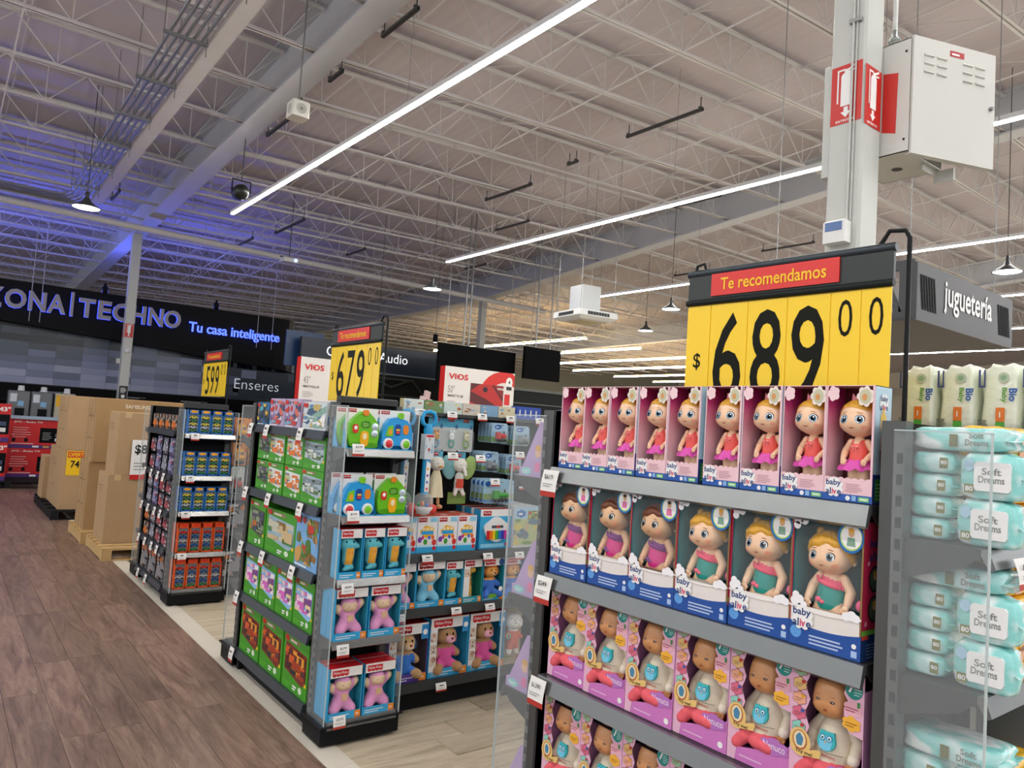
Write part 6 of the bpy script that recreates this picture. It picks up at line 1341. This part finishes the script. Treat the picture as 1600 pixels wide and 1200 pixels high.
# ================================================================ BUILDING SET BOXES
grn = mat('3f9a1c', .4, 0, .05, 8); grn2 = mat('56b324', .4); dkg = mat('1c4a10', .4)
def set_box(name, label, group, w, h, d, pal, seed, kind='green'):
    t = thing(name, label, 'toy box', (0, 0, 0), W90, group); g = grn if kind == 'green' else mat(pal[0], .4)
    b = carton(w, h, d, g, g, g if kind != 'green' else dkg if False else g)
    if kind == 'green':
        b.poly([(-w*.42, h*.34), (w*.30, h*.20), (w*.44, h*.30), (w*.44, h*.78), (-w*.42, h*.84)], -.0006, mat(pal[0], .4)); b.collage(-w*.40, h*.32, w*.42, h*.76, -.0008, pal, seed, 30, True)
        b.rect(-w*.46, h*.86, -w*.30, h*.96, -.0008, mat('c8281f')); b.rect(-w*.26, h*.87, w*.15, h*.945, -.0008, mat('8a7a5a')); b.lines(-w*.24, h*.88, w*.13, h*.935, -.0012, mat('d8d0b8'), 1, .8)
        b.lines(-w*.44, h*.05, -w*.1, h*.16, -.0008, grn2, 2, .5); b.disc(w*.25, h*.12, w*.07, h*.06, -.0008, mat('d8e8d0'), 10); b.lines(-w*.05, h*.06, w*.12, h*.16, -.001, whitep, 2, .6)
        b.rect(w*.40, h*.24, w*.47, h*.30, -.001, mat('f0c81c'))
    else:
        b.collage(-w*.48, h*.08, w*.48, h*.92, -.0008, pal, seed, 34); b.rect(-w*.46, h*.8, -w*.28, h*.95, -.006, mat('c8281f')); b.lines(-w*.46, h*.02, w*.3, h*.07, -.001, whitep, 1, .6)
    b.build('carton', t)
    q = MB(); q.at((w/2+.0006, 0, 0), PI/2); q.rect(d*.15, h*.2, d*.7, h*.5, 0, mat('1f5a14' if kind == 'green' else pal[1])); q.rect(d*.2, h*.05, d*.5, h*.1, 0, mat('c8281f')); q.lines(d*.15, h*.55, d*.8, h*.8, 0, mat('2a6a1c' if kind == 'green' else pal[2]), 4, .4); q.T = Matrix.Identity(4); q.build('side_print', t)
    return Proto(t)
fox = ['dfe2de', 'e07a2a', 'f0f0ee', 'd8641c', '8a5a3a', 'b8d0a0', '6a8a9a', 'e89a5a']; wolf = ['a9c0c8', '7a8a90', 'd8dcd8', '5a7a4a', '8a9aa0', '3a4a3a', 'b8c8b0']
nig = ['4a5a3a', '2a3a2a', '7a8a6a', '3a4a5a', '8a9a7a', '5a4a6a']; town = ['9ab8c8', '5a8a3a', 'd0b88a', '4a6a2a', '8a6a3a', '3a8a4a', 'c8c8b0']; para = ['7ab0e0', '6a9a3a', 'c83a2a', '8a6a3a', 'd0a05a', '4a7a2a']
axo = ['8fc0ec', 'd86ac0', 'f0c8e0', 'b83a9a', 'e8d0a0', 'f0f0f0', '7a4a8a']; fire = ['7a2a1c', 'd85a1c', '4a1a14', 'e89a2a', '2a2a2c', 'a83a1c', '5a2a2a']
XF = 1.625
s1 = set_box('building_set_box', 'blue and yellow action building set box', None, .20, .14, .06, ['2a6a9a', '1a3a5a', 'e0c03a', '4ab0c8', '8a6a3a', '203040'], 31, 'x'); s1.put((XF, 4.62, LT[0]), W90)
s2 = set_box('building_set_box', 'lilac building set box picturing a red figure', 'lilac building set boxes', .235, .165, .06, ['b8a8c8', 'c8342a', '8a7aa8', 'd8d0e0', '4a4a6a', 'e0705a', '6ab0c8'], 32, 'x'); s2.put((XF, 4.385, LT[0]), W90); s2.put((XF, 4.14, LT[0]), W90)
s3 = set_box('building_set_box', 'white building set box picturing a blue dragon machine', None, .31, .15, .06, ['d0dce0', '5a8ab0', 'c8b06a', '8ab0a0', 'f0f0f0', '3a5a7a'], 33, 'x'); s3.put((XF, 3.83, LT[0]), W90)
s4 = set_box('small_white_box', 'small white capsule box standing behind the dragon building set', 'small white boxes', .09, .16, .09, ['d8d8d6', 'bcbcb8', 'e8e8e6', 'a8a8a8'], 34, 'x')
for i in range(5): s4.put((1.73, 3.70+.105*i, LT[0]), W90)
gn, gf, gw = set_box('building_set_box', 'green building set box picturing a dark forest', 'dark forest building sets', .235, .175, .07, nig, 41), set_box('building_set_box', 'green building set box picturing an orange and white fox house', 'fox house building sets', .25, .178, .07, fox, 42), set_box('building_set_box', 'green building set box picturing grey wolves in snow', 'snow wolf building sets', .29, .18, .07, wolf, 43)
for k in range(2):
    z = LT[1]+.182*k; gn.put((XF+.02, 4.60, z), W90); gf.put((XF, 4.34, z), W90); gf.put((XF, 4.07, z), W90); gw.put((XF, 3.796, z), W90)
set_box('building_set_box', 'green building set box picturing a dark train', None, .28, .275, .12, nig+['c86a2a'], 51).put((XF, 4.575, LT[2]), W90)
set_box('building_set_box', 'wide green building set box picturing a village', None, .46, .255, .12, town, 52).put((XF, 4.185, LT[2]), W90)
set_box('building_set_box', 'blue and green building set box with red mushroom house', None, .30, .29, .12, para, 53, 'x').put((XF, 3.80, LT[2]), W90)
ga = set_box('building_set_box', 'green building set box picturing a pink creature house', 'pink creature building sets', .255, .255, .12, axo, 54)
for i in range(4): ga.put((XF, 3.778+.2685*i, LT[3]), W90)
gr = set_box('building_set_box', 'green building set box picturing a red fire fortress', 'fire fortress building sets', .335, .285, .14, fire, 55)
for i in range(3): gr.put((XF, 3.82+.358*i, LT[4]), W90)
# ================================================================ TOY CAR PACKS
def car_pack(label, group, col, col2, h):
    w, d = .088, .045; t = thing('toy_car_pack', label, 'toy cars', (0, 0, 0), 0, group); m = mat(col, .4, 0, .06, 20)
    b = MB(); b.box(-w/2, .012, 0, w/2, d, h, m); b.box(-w/2, 0, 0, w/2, .012, .012, m); b.box(-w/2, 0, h-.035, w/2, .012, h, m); b.box(-w/2, 0, 0, -w/2+.008, .012, h, m); b.box(w/2-.008, 0, 0, w/2, .012, h, m); b.rect(-w/2+.008, .012, w/2-.008, h-.035, .0116, mat('777c82', .5)); b.cloud(0, h-.014, w*.36, .012, -.0008, mat(col2, .4), 5); b.build('carton', t)
    R_ = random.Random(len(label)*7+3); cs = ['b8bcc0', 'd89a2a', '2a5a9a', 'c8342a', '3a7a4a', 'e8e8e4', '2a2a2e', '5ab0b8', 'd8c84a']; n = 5
    for i in range(n):
        z = .018+i*(h-.06)/n; c = mat(R_.choice(cs), .3); b = MB()
        b.prism([(-.033, z), (.033, z), (.034, z+.008), (.020, z+.011), (.010, z+.019), (-.014, z+.019), (-.022, z+.011), (-.034, z+.009)], .000, .011, c); b.prism([(-.010, z+.011), (.008, z+.011), (.005, z+.017), (-.009, z+.017)], -.0006, .0, mat('1a2228', .2))
        for s in (-1, 1): b.disc(s*.02, z+.001, .006, .006, -.001, mat('141416'), 10)
        b.build('toy_car', t)
    return Proto(t)
cars = [[car_pack('blue pack of five toy cars on the upper glass-sided shelves', 'blue toy car packs', '2a6fb8', 'e8a01c', .195) for _ in range(1)][0], car_pack('orange pack of five toy cars on the lower glass-sided shelves', 'orange toy car packs', 'e0561c', 'd8321c', .235)]
for r_ in range(5):
    for i in range(4): (cars[0] if r_ < 3 else cars[1]).put((1.69+.094*i, 6.425, CT[r_]), 0, '%s pack of five toy cars at the front of the %s shelf' % (('blue', 'orange')[r_ > 2], ('top', 'second', 'third', 'fourth', 'bottom')[r_]), 'toy car packs, row %s' % 'abcde'[r_])
    for i in range(4): (cars[0] if r_ < 3 else cars[1]).put((1.68+.094*i, 6.49, CT[r_]), 0, '%s toy car pack standing behind the front packs of the %s shelf' % (('blue', 'orange')[r_ > 2], ('top', 'second', 'third', 'fourth', 'bottom')[r_]), 'rear toy car packs, row %s' % 'abcde'[r_])
def veh_box(label, group, pal, seed, w, h):
    t = thing('vehicle_box', label, 'toy box', (0, 0, 0), W90, group); b = carton(w, h, .08, mat(pal[0], .4), mat('1c1c22', .5)); b.collage(-w*.46, h*.04, w*.46, h*.96, -.0008, pal, seed, 34); b.build('carton', t)
    b = MB(); b.prism([(-w*.36, h*.2), (w*.36, h*.2), (w*.3, h*.4), (w*.12, h*.42), (.0, h*.58), (-w*.2, h*.58), (-w*.3, h*.4)], -.012, -.001, mat(pal[1], .3)); b.build('toy_vehicle', t); return Proto(t)
va = veh_box('dark vehicle box with blue and lilac print', 'blue printed vehicle boxes', ['3c3c66', '8c90b8', 'c8c8dc', '2a2a4a', '94506a', 'e0e0ea'], 61, .17, .15); vb = veh_box('dark vehicle box with red and white print', 'red printed vehicle boxes', ['3a3a40', 'a8525c', 'd8d0d0', '6a6a9a', '7a3a44', 'b8b8c4'], 62, .17, .135)
vc = veh_box('dark vehicle box with orange and grey print', 'orange printed vehicle boxes', ['4a4038', 'd8742a', 'b8b0a8', '2a2622', '8a6a4a'], 63, .19, .13); vd = veh_box('large grey vehicle box picturing a truck', 'large truck boxes', ['3c3c40', '8a8a8e', 'c0702a', 'd0d0d4', '222226'], 64, .27, .23)
ve = veh_box('dark vehicle box with grey and white print', 'grey printed vehicle boxes', ['3a3c44', '9a9ca8', 'd0d0dc', '5a5a7a', '22242a'], 65, .17, .145)
HC = (1.40, 1.03, .72, .42, .12)
for i in range(4):
    vc.put((1.63, 6.77+.225*i, HC[0]), W90)
    for k in range(2): (va, ve, va, vb)[i].put((1.63, 6.77+.225*i, HC[1]+.153*k), W90); (vb, vb, va, ve)[i].put((1.63, 6.77+.225*i, HC[2]+.1375*k), W90, sc=(1, 1, .9)); (vb, vb, ve, vc)[i].put((1.63, 6.77+.225*i, HC[3]+.1375*k), W90, sc=(1, 1, .9))
for i in range(3): vd.put((1.63, 6.81+.30*i, HC[4]), W90)
hp = [blister('carded_toy', 'yellow and orange carded toy hanging behind the building sets', 'orange carded toys', .12, .2, ('d8862a', lambda b, w, h: (b.collage(-w*.45, h*.05, w*.45, h*.95, -.0006, ['d8862a', 'f0b41c', 'a84a1c', '3a2a1c'], 71, 12),)), engine_bub('e0a01c', '2a2a2c')), blister('carded_toy', 'pale clear carded toy hanging behind the building sets', 'pale carded toys', .12, .24, ('c9cdc8', lambda b, w, h: (b.collage(-w*.45, h*.05, w*.45, h*.95, -.0006, ['c9cdc8', 'a8342a', '8a9a90', 'e8e8e4'], 72, 10),)), engine_bub('a8342a', '2a2a2c'))]
for i in range(3):
    for k in range(2): fit_hook(hp[0].put((2.16+.14*i, 6.66+.06*k, 1.34), 0), 7.075); fit_hook(hp[0].put((2.16+.14*i, 6.66+.06*k, 1.12), 0), 7.075)
    fit_hook(hp[1].put((2.16+.14*i, 6.66, .872), 0), 7.075)
for z in (.565, .155):
    for i in range(4): vd.put((2.22+.28*i, 6.64, z), 0, 'large truck box on the lower shelves behind the building sets', 'rear truck boxes')
# ================================================================ WIPES AND DIAPERS
def wrap_mat(name, c1, c2, scale=14):
    m = bpy.data.materials.new(name); m.use_nodes = True; nt = m.node_tree; b = nt.nodes['Principled BSDF']; N = nt.nodes.new; L = nt.links.new
    tc = N('ShaderNodeTexCoord'); n = N('ShaderNodeTexNoise'); n.inputs['Scale'].default_value = scale; n.inputs['Detail'].default_value = 1; n.inputs['Distortion'].default_value = 1.
    cr = N('ShaderNodeValToRGB'); e = cr.color_ramp.elements; e[0].position = .42; e[0].color = (*rgb(c1), 1); e[1].position = .58; e[1].color = (*rgb(c2), 1)
    L(tc.outputs['Object'], n.inputs['Vector']); L(n.outputs['Fac'], cr.inputs[0]); L(cr.outputs[0], b.inputs['Base Color']); b.inputs['Roughness'].default_value = .25; b.inputs['Coat Weight'].default_value = .4
    n2 = N('ShaderNodeTexNoise'); n2.inputs['Scale'].default_value = 60; n2.inputs['Detail'].default_value = 2; L(tc.outputs['Object'], n2.inputs['Vector']); bp = N('ShaderNodeBump'); bp.inputs['Strength'].default_value = .35; bp.inputs['Distance'].default_value = .006; L(n2.outputs['Fac'], bp.inputs['Height']); L(bp.outputs[0], b.inputs['Normal']); return m
teal_w = wrap_mat('wipe_wrap', '8fd8d2', 'e6f0ee'); green_w = wrap_mat('diaper_wrap', 'dfe8cf', 'eef2e2', 6); yell_w = wrap_mat('diaper_wrap_yellow', 'f0b414', 'f6c832', 6)
def soft_pack(w, d, h, m, seed, fins='x', p=5.):
    """plastic-wrapped soft pack with crimped end fins; front y=0, base z=0"""
    R_ = random.Random(seed); b = MB(); nu, nv = 28, 14; ph = [R_.uniform(0, 6) for _ in range(6)]; V = []; F = []
    def sg(v, e): return math.copysign(abs(v)**e, v)
    for i in range(nv+1):
        el = -PI/2+PI*i/nv
        for j in range(nu):
            a = 2*PI*j/nu; x, y, z = sg(math.cos(el), 2/p)*sg(math.cos(a), 2/p), sg(math.cos(el), 2/p)*sg(math.sin(a), 2/p), sg(math.sin(el), 2/p)
            k = 1+.035*math.sin(7*x+ph[0]+5*z)+.03*math.sin(9*y+ph[1]-6*z)+.02*math.sin(13*(x+y)+ph[2])
            V.append((x*w/2*k, d/2+y*d/2*k, h/2+z*h/2*(k if z > 0 else 1)))
    for i in range(nv):
        for j in range(nu): F.append((i*nu+j, i*nu+(j+1) % nu, (i+1)*nu+(j+1) % nu, (i+1)*nu+j))
    b.add(V, F, m, True)
    if fins == 'x':
        for s in (-1, 1): b.add([(s*w*.47, d*.06, h*.5), (s*w*.47, d*.94, h*.5), (s*(w*.56), d*.95, h*.56), (s*(w*.56), d*.05, h*.45)], [(0, 1, 2, 3)], m)
    elif fins == 'y':
        b.add([(-w*.46, d*.03, h*.5), (w*.46, d*.03, h*.5), (w*.47, -d*.06, h*.55), (-w*.47, -d*.05, h*.45)], [(0, 1, 2, 3)], m)
    return b
def wipes(lid):
    if lid:
        w, d, h = .112, .062, .094; t = thing('wipes_pack', 'turquoise wipe pack standing with its white lid showing', 'wipes', (0, 0, 0), W90, 'wipe packs with lids showing')
        soft_pack(w, d, h, teal_w, 3).build('wrapper', t)
        b = MB(); P = [(-.022, .018), (.034, .018), (.038, .024), (.038, .070), (.034, .076), (-.022, .076), (-.026, .070), (-.026, .024)]; b.prism(P, -.006, .006, mat('f2f2f0', .3)); b.text('Soft', -.012, .050, .014, -.0066, mat('8a8f8a'), .02, .034); b.text('Dreams', -.018, .034, .014, -.0066, mat('8a8f8a'), .02, .046); b.build('lid', t)
        b = MB(); b.rect(-.044, .012, -.026, .030, -.0035, mat('7a7a3a')); b.text('80', -.042, .016, .010, -.004, whitep, .02, .014); b.disc(-.036, .068, .010, .012, -.003, mat('a9cfe6'), 12); b.build('print', t)
    else:
        w, d, h = .092, .105, .046; t = thing('wipes_pack', 'turquoise wipe pack lying flat in a stack behind the glass', 'wipes', (0, 0, 0), W90, 'wipe packs lying flat')
        soft_pack(w, d, h, teal_w, 8, 'x', 4.).build('wrapper', t)
        b = MB(); b.rect(.018, .012, .034, .034, -.002, mat('7a7a3a')); b.text('80', .02, .02, .008, -.0026, whitep, .02, .012); b.build('print', t)
    return Proto(t)
WL, WF = wipes(True), wipes(False)
def top_wipe():
    w, d, h = .185, .11, .05; t = thing('wipes_pack', 'turquoise wipe pack lying on top of the stack with its name showing', 'wipes', (0, 0, 0), W90, 'wipe packs on top of their stacks'); soft_pack(w, d, h, teal_w, 5, 'x').build('wrapper', t)
    b = MB(); b.text('Soft', .025, .027, .012, -.003, mat('7a8078'), .02, .028); b.text('Dreams', .018, .012, .013, -.003, mat('7a8078'), .02, .044); b.rect(-.012, .008, .004, .034, -.003, mat('6a6a3a')); b.build('print', t); return Proto(t)
WT_ = top_wipe()
for si, z in enumerate((WT[0], WT[1])):
    for k in range(4): WF.put((1.662+.003*(k % 2), .703-.002*k, z+.0465*k), W90+.04*math.sin(k*2.2+si), 'turquoise wipe pack lying flat in the stack on the %s shelf' % ('top', 'second')[si], 'flat wipe packs, %s shelf' % ('top', 'second')[si])
    WT_.put((1.662, .648, z+.189), W90-.04, 'turquoise wipe pack lying on top of the stack on the %s shelf' % ('top', 'second')[si])
    for k in range(2): WL.put((1.662, .589-.004*k, z+.0945*k), W90+.03, '%s turquoise wipe pack with white lid showing on the %s shelf' % (('lower', 'upper')[k], ('top', 'second')[si]))
for k in range(4): WF.put((1.662, .703, WT[2]+.0465*k), W90+.04*math.sin(k*3.)); 
for k in range(2): WL.put((1.662, .589, WT[2]+.0945*k), W90)
WT_.put((1.662, .648, WT[2]+.189), W90)
def yellow_pack():
    w, d, h = .20, .11, .082; t = thing('diaper_pack', 'yellow diaper pack with a baby picture beside the wipes', 'diapers', (0, 0, 0), 0, 'yellow diaper packs'); soft_pack(w, d, h, yell_w, 12, 'x', 6.).build('wrapper', t); b = MB(); sk = mat('e0b08a', .5); y = -.004
    b.disc(-.045, .052, .012, .016, y, sk, 14); b.poly([(-.06, .008), (-.028, .008), (-.032, .034), (-.056, .036)], y, sk); b.disc(-.045, .064, .010, .006, y-.0005, mat('8a5a3a'), 10); b.poly([(-.025, .03), (.08, .034), (.08, .066), (-.02, .062)], y, mat('2a5fae')); b.lines(-.012, .042, .06, .058, y-.0006, whitep, 1, .8); b.disc(-.075, .018, .012, .008, y, mat('7ab03a'), 10); b.build('print', t); return Proto(t)
YP = yellow_pack()
for z in (WT[0], WT[1], WT[2]):
    for k in range(3 if z != WT[2] else 2): YP.put((1.895, .585+.004*k, z+.0835*k), .04*math.sin(k*2.))
def bio_pack():
    w, d, h = .088, .16, .178; t = thing('diaper_pack', 'pale green diaper pack standing on the top board', 'diapers', (0, 0, 0), W90, 'pale green diaper packs'); soft_pack(w, d, h, green_w, 15, '', 7.).build('wrapper', t); b = MB(); y = -.004
    b.at((.022, y, .125), 0); b.T = b.T @ Matrix.Rotation(-0, 4, 'Y'); 
    b.T = Matrix.Translation((.012, y, .118)) @ Matrix.Rotation(PI/2, 4, 'Y'); b.text('Bio', 0, .010, .018, 0, mat('2a5fae'), .03, .032); b.text('Baby', -.002, -.008, .014, 0, mat('5a9a3a'), .03, .038); b.T = Matrix.Identity(4)
    b.disc(.01, .145, .013, .013, y, mat('b8c8b0'), 16); b.disc(.01, .145, .007, .007, y-.0006, mat('8ab08a'), 10); b.rect(-.006, .035, .014, .07, y, mat('e07a2a')); b.text('1', .002, .045, .014, y-.0006, whitep, .02); b.poly([(-.046, .12), (-.03, .12), (-.03, .165), (-.034, .165), (-.034, .125), (-.041, .125), (-.041, .165), (-.046, .165)], y, mat('3a4a7a')); b.lines(-.046, .02, -.022, .04, y, mat('5a5f58'), 6, .5); b.build('print', t); b = MB(); b.rect(-.006, .012, .014, .034, y, mat('4fa83a')); b.build('green_panel', t); return Proto(t)
b = MB(); b.box(2.05, .42, 1.641, 2.45, 1.16, 1.66, mat('26282a', .5)); b.box(2.045, .42, 1.60, 2.055, 1.16, 1.675, mat('2e3032', .5)); tag(b.build('top_board'), 'black top board carrying the pale green diaper packs', 'board')
BP = bio_pack()
for i in range(4): BP.put((2.085, .912-.0975*i, 1.661), W90+.015*math.sin(i*2.4))
# ================================================================ PURPLE WEDGE BOXES
def wedge_box():
    t = thing('wedge_box', 'lilac wedge-shaped doll box with a curved purple back card', 'toy', (0, 0, 0), PI, 'lilac wedge boxes'); lm_ = mat('b59ac8', .4, 0, .05, 8); w = .12
    b = MB(); pr = [(0, 0), (.13, 0), (.13, .19), (.10, .19), (.015, .03), (0, .03)]
    V = [(-w/2, y, z) for y, z in pr]+[(w/2, y, z) for y, z in pr]; n = len(pr)
    b.add(V, [tuple(range(n)), tuple(range(2*n-1, n-1, -1))]+[(i, i+n, (i+1) % n+n, (i+1) % n) for i in range(n)], lm_)
    b.at((w/2+.0008, 0, 0), PI/2); b.poly([(.085, .02), (.11, .02), (.11, .05), (.085, .05)], 0, mat('e07aa8')); b.disc(.098, .085, .016, .019, 0, mat('e0b898'), 14); b.disc(.098, .10, .016, .010, -.0005, mat('d8a84a'), 12); b.cloud(.04, .018, .03, .014, 0, mat('8fd0d0'), 7); b.lines(.02, .012, .06, .024, -.0006, mat('e8f4f4'), 2, .4); b.T = Matrix.Identity(4); b.build('carton', t)
    b = MB(); b.prism([(-w/2, 0), (w/2, 0), (w/2, .19)]+[(w/2*math.cos(a), .19+.045*math.sin(a)) for a in [PI*i/10 for i in range(1, 10)]]+[(-w/2, .19)], .131, .134, mat('8f78a8', .4)); b.text('CRY', 0, .20, .016, .1305, mat('d0447a'), .02, .04, 'c'); b.build('back_card', t)
    b = MB(); b.tube([(-.02, .12, .20), (-.02, .09, .225), (-.02, .06, .23)], .008, mat('e8e4ec', .4), 8, True, .003); b.build('horn', t); return Proto(t)
WB = wedge_box()
for z in (1.44, 1.035, .72, .36):
    for i in range(3): WB.put((1.70+.128*i, 2.05, z), PI)
